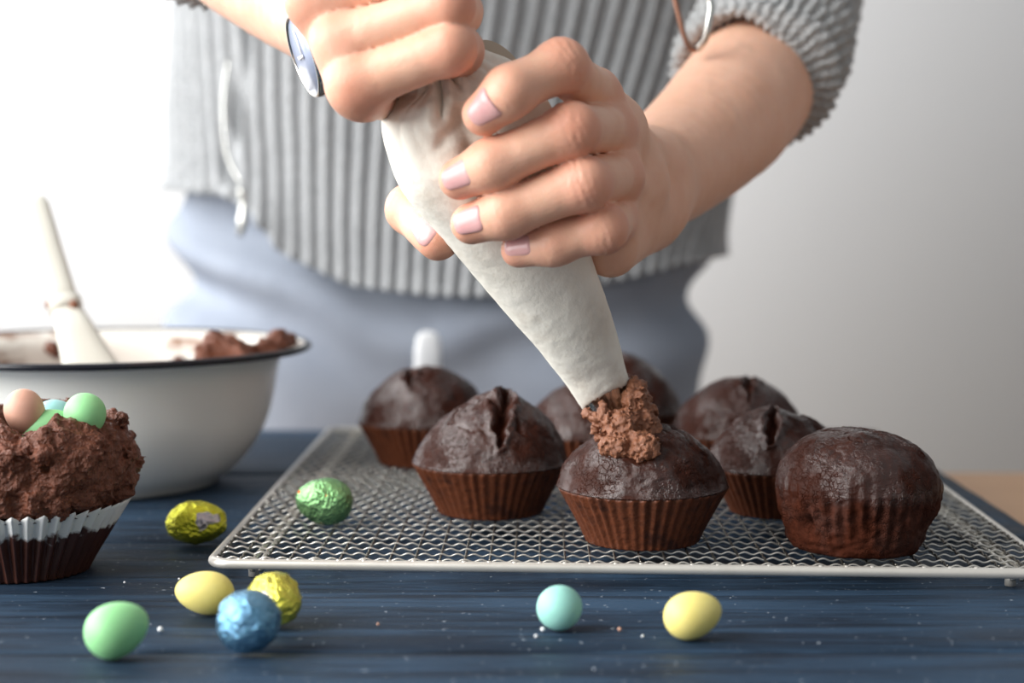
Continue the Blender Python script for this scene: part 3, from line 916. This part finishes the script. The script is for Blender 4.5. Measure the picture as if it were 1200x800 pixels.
# keep the dense sampling near the folds
def bag_rows(BS):
    P = BS[:, :3]; T = np.gradient(P, axis=0); T /= np.linalg.norm(T, axis=1)[:, None]
    Wd = np.cross(T, FW); Wd /= np.linalg.norm(Wd, axis=1)[:, None]
    Dd = np.cross(T, Wd); return P, T, Wd, Dd
Pb, Tb, Wb, Db = bag_rows(BS)
nb_ = 260; th = np.linspace(0, 2 * math.pi, nb_, endpoint=False)
cs, sn = np.cos(th), np.sin(th)
ex = np.sign(cs) * np.abs(cs) ** .92; ey = np.sign(sn) * np.abs(sn) ** .92
Vb = Pb[:, None] + BS[:, 3][:, None, None] * ex[None, :, None] * Wb[:, None] + (BS[:, 3] * BS[:, 4])[:, None, None] * ey[None, :, None] * Db[:, None]
outv = Vb - Pb[:, None]; outn = outv / np.linalg.norm(outv, axis=-1, keepdims=True)
sarr = np.linspace(0, 1, len(BS))[:, None]
f_idx = np.argmin(np.linalg.norm(Pb - W(533, 115, .63), axis=1)) / len(BS)
gath = np.clip((sarr - f_idx + .13) / .18, 0, 1)
wob = noise(np.stack([np.cos(th)[None] * 2.2 + 0 * sarr, np.sin(th)[None] * 2.2 + 0 * sarr, sarr * 2.5 + 0 * th[None]], -1), 2)
pleat = np.abs(np.sin(th[None] * 6 + 2.5 * wob)) - .5
disp = (.0006 * gath + .0010 * np.clip((sarr - f_idx - .02) / .05, 0, 1)) * pleat + .0009 * fbm(Vb * 38, 3, 2) * (.3 + .9 * gath) + .00012 * fbm(Vb * 260, 13, 2)
stain = np.clip(1 - np.abs(sarr - .0) / .02, 0, 1) * .8 + 0 * th[None]
for (a, b, wdt, dep) in (((514, 84), (517, 138), .0016, .0065), ((527, 80), (539, 104), .0016, .006), ((500, 96), (489, 112), .0018, .0025), ((545, 84), (560, 96), .002, .002),
                         ((545, 142), (556, 196), .005, .004), ((530, 150), (510, 175), .004, .0025)):
    A_, B_ = W(*a, .61), W(*b, .61)
    # distance measured across the viewing direction of the front face
    pr = lambda X: X - (X @ FW)[..., None] * FW
    a2, b2 = pr(A_[None])[0], pr(B_[None])[0]; ba = b2 - a2; X = pr(Vb)
    t_ = np.clip(((X - a2) @ ba) / (ba @ ba), 0, 1); d_ = np.linalg.norm(X - a2 - t_[..., None] * ba, axis=-1)
    front = (outn @ FW) < 0
    g_ = np.exp(-(d_ / (wdt * (.3 + .7 * (1 - t_)))) ** 2) * front * np.clip((1.05 - t_) * 3, 0, 1)
    disp = disp - dep * g_; stain = np.maximum(stain, .25 * g_)
    disp = disp + dep * .22 * np.exp(-((d_ - wdt * 2.2) / (wdt * 1.2)) ** 2) * front
stain = np.maximum(stain, .9 * np.clip(1 - np.linalg.norm(Vb - W(722, 380, .655), axis=-1) / .02, 0, 1))
stain = np.maximum(stain, .9 * np.clip(1 - np.linalg.norm(Vb - W(545, 170, .615), axis=-1) / .022, 0, 1))
Vb = Vb + outn * disp[..., None]
rowd = np.exp(-np.arange(len(BS)) / 17.0)[:, None, None]
Vb = Vb + Tb[:, None] * (.0105 * np.clip(-(outn @ FW), 0, 1))[..., None] * rowd
Vb[0] += Tb[0] * (.0006 * noise(np.stack([cs * 12, sn * 12, 0 * cs], -1), 5))[:, None]
pbag = empty('piping_bag', Pb[0], 'off white cloth piping bag squeezed and twisted in both hands', 'piping bag')
Vi = Vb[:12] - outn[:12] * .0007
VV = np.concatenate([Vi[::-1].reshape(-1, 3), Vb.reshape(-1, 3)])
bo = part('bag_cloth', VV, [grid_faces(nb_, 12 + len(BS), True)[:, ::-1]], BAG, pbag)
set_col(bo.data, 'stain', np.concatenate([np.full(12 * nb_, .5), stain.ravel()]))
# folded back end of the cloth, seen behind the fist
cpf = crom([(545, 66, .634, 20), (556, 52, .640, 18), (572, 50, .645, 17), (590, 58, .648, 18), (606, 74, .650, 16), (614, 96, .652, 12)], 40)
Vf = []
for i, (a, b, d, hh) in enumerate(cpf):
    for q in np.linspace(0, 1, 10):
        p = W(a - 6 * q, b + hh * 1.6 * q - 3, d + .004 - .012 * math.sin(q * 2.2)); Vf.append(p)
Vf = np.array(Vf); n = len(Vf); Ff = grid_faces(10, 40)
back = Vf + FW * .0012
part('folded_end', *(np.concatenate([Vf, back]), [Ff, Ff[:, ::-1] + n]), BAGD, pbag)
# star nozzle
tip, ax = Pb[0], -Tb[0]
prof = [(.0100, -.014), (.0102, -.002), (.0096, .006), (.0088, .012), (.0080, .0165), (.0074, .0165), (.0082, .011), (.0094, -.002)]
def nz(t_, R_, Z_):
    k = np.clip(Z_ / .0165, 0, 1); return R_ * (1 + .10 * k * np.cos(8 * t_)), Z_ + .0022 * (k > .98) * np.cos(8 * t_)
V, F = lathe(prof, 96, nz)
b1 = np.cross(ax, [0, 1, 0]); b1 /= np.linalg.norm(b1); b2 = np.cross(ax, b1)
V = tip + V[:, :1] * b1 + V[:, 1:2] * b2 + V[:, 2:] * ax
part('nozzle', V, F, STEEL, pbag)

# frosting coming out of it
def dollop_fn():
    prim = [(W(732, 502, .686), W(735, 508, .688), .0070, .0090), (W(735, 508, .688), W(737, 524, .684), .0095, .009),
            (W(714, 512, .679), W(722, 522, .677), .0045, .005), (W(716, 524, .669), W(726, 526, .668), .005, .005), (W(752, 524, .668), W(754, 526, .667), .0058, .0062),
            (W(750, 500, .68), W(756, 505, .68), .006, .006), (W(728, 498, .674), W(733, 520, .672), .006, .005),
            (W(698, 489, .677), W(688, 485, .679), .0016, .0014), (W(706, 496, .676), W(699, 500, .675), .002, .0016), (W(706, 474, .6755), W(714, 504, .674), .0009, .0024),
            (W(724, 484, .6735), W(732, 498, .673), .0016, .0034), (W(714, 519, .669), W(728, 525, .667), .0030, .0040), (W(748, 524, .668), W(753, 528, .666), .0045, .0052), (W(760, 500, .682), W(757, 490, .684), .004, .003), (W(745, 466, .679), W(748, 486, .68), .0045, .006), (W(744, 458, .683), W(750, 470, .684), .0045, .005)]
    def f(P):
        q = None
        for a, b, ra, rb in prim:
            d = cone(P, a, b, ra, rb); q = d if q is None else smin(q, d, .002)
        Q = P * 100
        return (q + .0011 * noise(Q * 3.2, 5) + .0009 * noise(Q * 6.5, 6) - .0012 * (1 - np.clip(worley(Q * 3.6, 4), 0, 1)) + .0006 * noise(Q * 13, 7)) * .75
    return f
c0 = W(722, 492, .68)
V, F = sdf_mesh(dollop_fn(), c0 - .026, c0 + .026, .00042, .003)
o = part('frosting_dollop', V, F, FROSTL)
tag(o, 'crumbly milk chocolate frosting squeezed from nozzle onto front muffin', 'frosting')

# ------------------------------------------------------------------ the cook
person = empty('person', (-.055, 1.26, 0), 'person in grey ribbed sweater and light jeans piping frosting with both hands', 'person')

cm_ = .01
# left hand of the cook (right in view): joints MCP, PIP, DIP, TIP
FL = {
    'index': [(696, 112, .648, .98), (657, 77, .602, .94), (597, 108, .592, .88), (567, 133, .598, .78)],
    'middle': [(714, 150, .648, 1.0), (670, 152, .602, .95), (577, 193, .604, .89), (538, 210, .611, .78)],
    'ring': [(722, 205, .650, .98), (684, 215, .606, .94), (593, 249, .610, .90), (553, 262, .617, .80)],
    'pinky': [(716, 258, .655, .94), (707, 268, .617, .86), (650, 285, .619, .78), (608, 292, .624, .67)],
}
THUMB_L = [(735, 255, .715, 1.3), (640, 262, .700, 1.2), (482, 245, .678, .98), (513, 280, .656, .86)]
FL = {k: [(W(a, b, d), r * cm_) for a, b, d, r in v] for k, v in FL.items()}
TL = [(W(a, b, d), r * cm_) for a, b, d, r in THUMB_L]
wristL = [(W(752, 200, .725), .020), (W(748, 240, .725), .018)]
foreL = [(W(752, 222, .735), .0225), (W(792, 190, .775), .0270), (W(850, 138, .825), .0325), (W(895, 75, .885), .0345), (W(915, 15, .93), .034)]

# right hand (left in view): clenched round the twisted top, thumb side down
FR = {
    'index': [(419, 98, .603, 1.04), (527, 56, .590, .88), (538, 60, .613, .84), (512, 85, .632, .75)],
    'middle': [(402, 50, .605, 1.00), (525, 6, .590, .90), (536, 14, .616, .86), (510, 45, .64, .75)],
    'ring': [(370, 0, .610, 1.0), (508, -44, .597, .88), (518, -36, .622, .82), (495, -10, .645, .7)],
    'pinky': [(362, -47, .622, .95), (480, -86, .612, .80), (488, -78, .634, .75), (470, -50, .65, .65)],
}
FR = {k: [(W(a, b, d), r * cm_) for a, b, d, r in v] for k, v in FR.items()}
TR = [(W(425, 60, .665, ), .0125), (W(450, 92, .645), .0125), (W(490, 95, .650), .0105), (W(520, 78, .655), .0088)]
wR = W(425, 38, .664)
foreR = [(wR, .0195), (W(383, 12, .71), .0245), (W(310, -45, .77), .032), (W(262, -85, .82), .035), (W(225, -112, .86), .036)]

def chain(P, J, k=.004):
    q = None
    for (a, ra), (b, rb) in zip(J[:-1], J[1:]):
        d = cone(P, a, b, ra, rb)
        q = d if q is None else smin(q, d, k)
    return q

def finger_sdf(P, J, nz_=0.0):
    """phalanges thin between the joints, knuckles swell slightly"""
    q = None
    for i in range(len(J) - 1):
        (a, ra), (b, rb) = J[i], J[i + 1]
        mid = a * .5 + b * .5; rm = (ra + rb) * .5 * (.965 if i < 2 else 1.0)
        d = np.minimum(cone(P, a, mid, ra, rm), cone(P, mid, b, rm, rb))
        q = d if q is None else smin(q, d, .0045)
    # skin creases over the joints
    for i in (1, 2):
        j = J[i][0]; ax_ = J[i + 1][0] - J[i][0]; ax_ = ax_ / np.linalg.norm(ax_)
        s_ = (P - j) @ ax_; dj = np.linalg.norm(P - j, axis=1)
        wgt = np.exp(-(s_ / (J[i][1] * .5)) ** 2) * np.exp(-(np.maximum(dj - J[i][1], 0) / .004) ** 2)
        q = q + (.00030 if i == 1 else .00012) * wgt * np.cos(s_ * 2 * math.pi / .0026 + nz_)
    return q

def hand_sdf(fingers, thumb, fore, wrist2, extra, kf=.006):
    names = list(fingers)
    fr_ = crom([list(p) + [r] for p, r in fore], 15); fore_d = [(q[:3], q[3]) for q in fr_]
    def f(P):
        palm = None
        for (a, ra), (b, rb) in zip(fore_d[:-1], fore_d[1:]):
            d = cone(P, a, b, ra, rb); palm = d if palm is None else np.minimum(palm, d)
        for (a, ra), in [(w_,) for w_ in wrist2]:
            palm = smin(palm, np.linalg.norm(P - a, axis=1) - ra, .012)
        wr = fore[0][0]
        for i, nme in enumerate(names):
            J = fingers[nme]
            tgt = wrist2[min(i // 2, len(wrist2) - 1)][0] if wrist2 else wr
            palm = smin(palm, cone(P, J[0][0], tgt, J[0][1] * .92, .012), .008)
        for a, b, ra, rb in extra:
            palm = smin(palm, cone(P, a, b, ra, rb), .010)
        wn = 3 * noise(P * 300, 3)
        th_ = finger_sdf(P, thumb, wn)
        res = smin(palm, th_, .008)
        out_ = res
        for nme in names:
            fs = finger_sdf(P, fingers[nme], wn)
            # only the root of a finger melts into the palm
            J = fingers[nme]
            near = np.clip(1.35 - np.linalg.norm(P - J[0][0], axis=1) / (J[0][1] * 2.6), 0.05, 1)
            k = kf * near
            h = np.maximum(k - np.abs(res - fs), 0) / k
            u = np.minimum(res, fs) - h * h * k * .25
            out_ = np.minimum(out_, u)
        out_ = out_ + .00012 * noise(P * 260, 77) + .00035 * noise(P * 70, 78)
        return out_
    return f

extraL = [(W(640, 262, .700), W(735, 215, .69), .013, .017), (FL['index'][0][0] + FW * .006, FL['ring'][0][0] + FW * .006, .008, .008), (W(715, 290, .675), W(752, 250, .72), .012, .016), (W(640, 262, .700), W(715, 150, .67), .010, .012)]
extraR = [(W(424, 60, .63), W(430, 20, .65), .012, .015), (W(430, 112, .612), W(447, 122, .63), .0085, .0060), (FR['index'][0][0] + FW * .006, FR['ring'][0][0] + FW * .006, .008, .008), (W(440, 85, .64), W(470, 40, .65), .013, .013)]
fLh = hand_sdf(FL, TL, foreL, wristL, extraL)
fRh = hand_sdf(FR, TR, foreR, [(wR, .0195)], extraR)

def bounds(pts, pad):
    A_ = np.array([p for p, r in pts]); return A_.min(0) - pad, A_.max(0) + pad
ptsL = sum(FL.values(), []) + TL + foreL; ptsR = sum(FR.values(), []) + TR + foreR
HG = .0010
loL, hiL = bounds(ptsL, .045); VL, QL = sdf_mesh(fLh, loL, hiL, HG)
loR, hiR = bounds(ptsR, .045); VR, QR = sdf_mesh(fRh, loR, hiR, HG)

def tint_of(V, fingers, thumb):
    t_ = np.zeros(len(V))
    for J in list(fingers.values()) + [thumb]:
        for i, (p, r) in enumerate(J):
            am = (.42, .48, .25, .38)[i]
            t_ = np.maximum(t_, 1.3 * am * np.exp(-(np.linalg.norm(V - p, axis=1) / (r * 1.25)) ** 4) * (.6 + .8 * (.5 + .5 * noise(V * 120, 31 + i))))
    return np.clip(t_, 0, 1)
tl, tr = tint_of(VL, FL, TL), tint_of(VR, FR, TR)
# upper arms, shoulders and neck, hidden by the sweater
shL, shR = np.array([.13, 1.25, 1.33]), np.array([-.235, 1.25, 1.33])
elL, elR = foreL[-1][0], foreR[-1][0]
def trunk(P):
    q = smin(cone(P, elL, shL, .026, .042), cone(P, elR, shR, .026, .042), .01)
    q = smin(q, ell(P, (-.052, 1.27, 1.18), (.15, .09, .24)), .05)
    q = smin(q, ell(P, (-.055, 1.28, .95), (.14, .09, .16)), .05)
    q = smin(q, cone(P, shL, shR, .045, .045), .04)
    q = smin(q, cone(P, np.array([-.052, 1.27, 1.34]), np.array([-.052, 1.262, 1.46]), .055, .052), .03)
    return q
VT, QT = sdf_mesh(trunk, (-.36, .78, .76), (.27, 1.42, 1.52), .008)
V, F = join((VL, QL), (VR, QR), (VT, QT))
body = part('body', V, F, SKIN, person)
set_col(body.data, 'tint', np.concatenate([tl, tr, np.zeros(len(VT))]))

def nail(f, c, t_, n_, hw, hl):
    """thin curved plate laid on the surface of f; c on the finger axis, t_ to the tip, n_ outward"""
    t_ = t_ / np.linalg.norm(t_); n_ = n_ - t_ * (n_ @ t_); n_ /= np.linalg.norm(n_); s_ = np.cross(t_, n_)
    nr, na = 10, 40
    a = np.linspace(0, 2 * math.pi, na, endpoint=False)
    pts, ed = [], []
    for i in range(nr + 1):
        q = i / nr
        e = 2 / 3.2
        u = q * np.sign(np.cos(a)) * np.abs(np.cos(a)) ** e; v = q * np.sign(np.sin(a)) * np.abs(np.sin(a)) ** e
        pts.append(c + u[:, None] * hw * s_ + v[:, None] * hl * t_); ed.append(np.full(na, q))
    P = np.concatenate(pts); ed = np.concatenate(ed)
    P = P + n_ * (hw * 1.35)
    for _ in range(8):
        e = 1e-4
        g_ = np.stack([f(P + np.eye(3)[k] * e) - f(P - np.eye(3)[k] * e) for k in range(3)], -1) / (2 * e)
        g_ /= np.linalg.norm(g_, axis=1)[:, None] + 1e-9
        P = P - g_ * f(P)[:, None]
    P = P + g_ * (.00055 - .00080 * ed ** 8)[:, None]
    P2 = P - g_ * .0009
    n = len(P)
    Fq = grid_faces(na, nr + 1, True)
    rim_ = nr * na + np.arange(na); r2 = nr * na + (np.arange(na) + 1) % na
    return np.concatenate([P, P2]), [Fq, Fq[:, ::-1] + n, np.stack([rim_, r2, r2 + n, rim_ + n], -1)]

def nail_at(f, px, py, d, tpx, n_cam, hw, hl, name='fingernail'):
    c = W(px, py, d); t_ = (W(px + tpx[0], py + tpx[1], d + tpx[2]) - c)
    n_ = n_cam[0] * RT + n_cam[1] * UP - n_cam[2] * FW
    V, F = nail(f, c, t_, n_, hw, hl); part(name, V, F, NAIL, body)
nail_at((lambda P: finger_sdf(P, FL['index'])), 570, 131, .598, (-32, 28, .002), (-.10, .0, 1), .0060, .0074)
nail_at((lambda P: finger_sdf(P, FL['middle'])), 540, 209, .610, (-40, 17, .004), (-.16, .04, 1), .0059, .0074)
nail_at((lambda P: finger_sdf(P, FL['ring'])), 556, 261, .616, (-40, 10, .005), (-.16, .04, 1), .0057, .0072)
nail_at((lambda P: finger_sdf(P, FL['pinky'])), 610, 291, .623, (-42, 4, .004), (-.14, .10, 1), .0049, .0066)
nail_at((lambda P: finger_sdf(P, TL)), 508, 276, .658, (30, 32, -.010), (-.15, -.12, 1), .0064, .0080)

# trousers
def trousers(P):
    hip = ell(P, (-.058, 1.285, .88), (.200, .137, .20))
    q = hip
    q = smin(q, cone(P, (.045, 1.245, .80), (.055, 1.25, .47), .100, .066), .03)
    q = smin(q, cone(P, (-.155, 1.262, .80), (-.165, 1.26, .47), .100, .066), .03)
    q = smin(q, cone(P, (.055, 1.25, .47), (.065, 1.30, .10), .066, .046), .02)
    q = smin(q, cone(P, (-.165, 1.26, .47), (-.175, 1.31, .10), .066, .046), .02)
    x, z = P[:, 0] + .055, P[:, 2]
    ph = z * 78 + np.where(x > 0, -x * 26, x * 26) + 1.5 * noise(P * 12, 3)
    fold = np.sin(ph) * np.exp(-((z - .865) / .05) ** 2)
    q = q - .011 * fold - .004 * noise(P * 14, 9)
    q = np.maximum(q, z - .955)
    return q
V, F = sdf_mesh(trousers, (-.32, 1.05, .06), (.20, 1.46, .99), .006, .01)
tr_o = part('trousers', V, F, DENIM, person)
# pale tab between the legs
def slab(px0, py0, px1, py1, d, hw):
    a, b = W(px0, py0, d), W(px1, py1, d)
    return flat_tube([a, a + (b - a) * .06, a + (b - a) * .2, b], [hw * .45, hw * .85, hw, hw], [.001, .002, .002, .002])
V, F = slab(502, 388, 500, 500, 1.118, .0090)
part('white_tab', V, F, WHITEC, tr_o)
# shoes
for x_ in (-.178, .068):
    def shoe(P, x_=x_):
        q = cone(P, (x_, 1.35, .045), (x_, 1.17, .035), .042, .038); q = smin(q, cone(P, (x_, 1.33, .06), (x_, 1.32, .11), .042, .042), .03)
        return np.maximum(q, .002 - P[:, 2])
    V, F = sdf_mesh(shoe, (x_ - .06, 1.09, -.01), (x_ + .06, 1.43, .16), .006, .01)
    part('shoe', V, F, SHOE, person)

# sweater: ribbed body
nth, nz_ = 1180, 150
th = np.linspace(0, 2 * math.pi, nth, endpoint=False)
sec = crom([(.84, 0, 0, -.052, .196, .130), (.90, 0, 0, -.050, .206, .137), (.97, 0, 0, -.045, .211, .140), (1.06, 0, 0, -.040, .212, .138), (1.2, 0, 0, -.045, .205, .130),
            (1.31, 0, 0, -.052, .185, .110), (1.37, 0, 0, -.052, .125, .085), (1.405, 0, 0, -.052, .07, .068)], 300)
X0 = np.cos(th)
def hem(x): return np.interp(x, [-.27, -.19, -.17, -.145, -.10, -.05, .0, .06, .11, .18], [.930, .925, .915, .885, .864, .857, .857, .866, .876, .884])
vv = np.linspace(0, 1, nz_)
zb = hem(-.052 + .205 * X0)
Z = zb[None, :] + (1.405 - zb[None, :]) * vv[:, None]
cx = np.interp(Z, sec[:, 0], sec[:, 3]); hw_ = np.interp(Z, sec[:, 0], sec[:, 4]); hd_ = np.interp(Z, sec[:, 0], sec[:, 5])
c_, s_ = np.cos(th)[None], np.sin(th)[None]
pw_ = .85
X = cx + hw_ * np.sign(c_) * np.abs(c_) ** pw_; Y = 1.262 + hd_ * np.sign(s_) * np.abs(s_) ** pw_
# rib phase follows the girth of the garment and leans with the pull of the cloth
px_ = -.05 + .21 * np.sign(np.cos(th)) * np.abs(np.cos(th)) ** pw_; py_ = .14 * np.sign(np.sin(th)) * np.abs(np.sin(th)) ** pw_
sl = np.concatenate([[0], np.cumsum(np.hypot(np.diff(px_), np.diff(py_)))])
lean = (Z - .95) * (-(X + .02) * 1.2 - .10)
ribs = np.round(sl[-1] / .0122)
phase = 2 * math.pi * (sl[None] / sl[-1] * ribs) + np.where(s_ < 0, lean, 0) * 2 * math.pi / .0122 * np.clip(-s_ * 3, 0, 1)
rib = np.cos(phase) + .25 * np.cos(2 * phase)
stitch = np.cos(Z * 2 * math.pi / .0052 + np.where(np.sin(phase) > 0, 1.2, -1.2))
drape = fbm(np.stack([X * 9, Z * 0 + Y * 9, Z * 5], -1), 5, 3)
dsp = .0024 * rib + .0004 * stitch * (rib > 0) + .006 * drape
dsp = dsp + .006 * np.exp(-vv[:, None] / .02)           # the hem rolls outward a little
# dark seam groove of the side zip
dz = np.abs(X + .203 - .02 * np.sin((Z - .93) * 14)) ; dsp = dsp - .006 * np.exp(-(dz / .004) ** 2) * (s_ < 0) * (Z < 1.04)
Nx, Ny = c_ / hw_, s_ / hd_; nl = np.hypot(Nx, Ny)
X = X + dsp * Nx / nl; Y = Y + dsp * Ny / nl
V = np.stack([X, Y, Z], -1)
inner = V[:6].copy(); inner[..., 0] -= (Nx / nl)[:6] * .005 if Nx.shape[0] > 5 else (Nx / nl) * .005; inner[..., 1] -= (Ny / nl)[:6] * .005 if Ny.shape[0] > 5 else (Ny / nl) * .005
VV = np.concatenate([inner[::-1].reshape(-1, 3), V.reshape(-1, 3)])
sw = part('sweater', VV, [grid_faces(nth, nz_ + 6, True)], KNIT, person)

def sleeve(path, radii, n=260, ns=260, amp=.0045, seed=0, cuff=True):
    P = crom([list(p) + [r] for p, r in zip(path, radii)], ns); Rr = P[:, 3]; P = P[:, :3]
    V, F = tube(P, Rr, n, caps=False); V = V.reshape(ns, n, 3)
    o_ = V - P[:, None]; o_ /= np.linalg.norm(o_, axis=-1, keepdims=True)
    s_ = np.linspace(0, 1, ns)[:, None]; L = np.linalg.norm(np.diff(P, axis=0), axis=1).sum(); dist = s_ * L
    ph = dist / .021 * 2 * math.pi + 2.5 * noise(V * 11, seed) * 2
    d = amp * np.sin(ph) * np.exp(-dist / .13) + .004 * fbm(V * 18, seed + 4, 3)
    aa = np.linspace(0, 2 * math.pi, n, endpoint=False)[None]
    d = d + .0011 * np.clip(np.cos(aa * 44) * 1.5, -1, 1) + .0004 * np.cos(dist * 2 * math.pi / .005)
    d = d + .004 * np.exp(-((dist - .010) / .008) ** 2)
    V = V + o_ * d[..., None]
    inn_ = V[:10] - o_[:10] * .005
    VV = np.concatenate([inn_[::-1].reshape(-1, 3), V.reshape(-1, 3)])
    return VV, [grid_faces(n, ns + 10, True)]
V, F = sleeve([W(872, 96, .855), W(888, 70, .875), W(908, 20, .915), W(916, -50, .96), W(905, -150, 1.02), shL + [0.01, -.02, -.05], shL + [-.05, 0, .0]],
              [.0370, .0405, .0435, .047, .052, .062, .06], seed=3)
part('sleeve', V, F, KNITD, sw)
V, F = sleeve([W(262, -92, .815), W(240, -110, .845), W(215, -125, .88), W(190, -170, .94), W(185, -240, 1.02), shR + [-.01, -.02, -.05], shR + [.05, 0, .0]],
              [.039, .042, .046, .050, .053, .062, .06], seed=8)
part('sleeve', V, F, KNITD, sw)
# zip at the side and its puller, and the ring hanging at the right
zp = [W(268, 70, 1.128), W(262, 120, 1.126), W(266, 180, 1.126), W(283, 216, 1.122)]
V, F = tube(zp, .0010, 8, ns=30); part('zip', V, F, STEEL, sw)
V, F = tube([W(283, 222, 1.118), W(285, 240, 1.117), W(284, 262, 1.117), W(281, 276, 1.118)], [.0036, .0016, .0036, .002], 10, ns=16); part('zip_puller', V, F, STEEL, sw)
V, F = tube([W(826, -22, .80), W(833, 6, .80), W(831, 24, .80), W(826, 46, .802), W(817, 58, .805)], .0019, 8, ns=20)
part('ring', V, F, STEEL, sw)
V, F = tube([W(786, -20, .805), W(793, 8, .805), (W(800, 36, .805)), W(808, 56, .805), W(817, 58, .805)], .0014, 8, ns=20)
part('ring', V, F, COPPER, sw)

# ------------------------------------------------------------------ wristwatch
dc = W(356, 66, .648)
maj = (.365 * RT - .93 * UP)
nrm = (-.90 * RT - .353 * UP - .30 * FW); nrm /= np.linalg.norm(nrm)
maj = maj - nrm * (maj @ nrm); maj /= np.linalg.norm(maj); oth = np.cross(nrm, maj)
wt = empty('wristwatch', dc, 'round silver wristwatch with pale blue dial and brown strap on left-hand wrist in view', 'watch')
def wl(V): V = np.asarray(V, float); return dc + V[:, :1] * maj + V[:, 1:2] * oth + V[:, 2:] * nrm
V, F = lathe([(.0001, -.0065), (.0150, -.0065), (.0166, -.005), (.0170, -.0022), (.0168, 0), (.0163, .0008), (.0155, .0008), (.0153, .0)], 72); part('case', wl(V), F, WCASEM, wt)
V, F = lathe([(.0154, -.0002), (.0154, .0001), (.00001, .0001)], 72); dl = part('dial', wl(V), F, DIAL, wt)
for ang, L, wd_ in ((math.radians(172), .0115, .0007), (math.radians(-100), .0085, .0007)):
    V, F = box(L / 2 - .001, 0, .0006, L, wd_ * 2, .0003); c, s = math.cos(ang), math.sin(ang)
    V = V @ np.array([[c, s, 0], [-s, c, 0], [0, 0, 1]]); part('watch_hand', wl(V), F, HANDM, dl, smooth=False)
V, F = lathe([(.0012, -.001), (.0018, -.0005), (.0018, .001), (.0005, .0015)], 12); V = V[:, [2, 1, 0]] * [1, 1, 1]; V = V + [0, .0178, -.0025]
part('crown', wl(V), F, WCASEM, wt)
# strap follows an oval round the wrist
ctr = np.array([0, 0, -.0245]); a = np.linspace(0, 2 * math.pi, 90, endpoint=False)
rows = []
for side, off in ((-1, 0), (1, 0), (1, -.0022), (-1, -.0022)):
    rr_ = 1 + off / .025
    rows.append(np.stack([.0275 * rr_ * np.cos(a), np.full(90, side * .0085), -.0255 + .0215 * rr_ * np.sin(a)], -1))
rows.append(rows[0]); V = np.concatenate(rows); F = grid_faces(90, 5, True)
part('strap', wl(V), F, LEATH, wt)
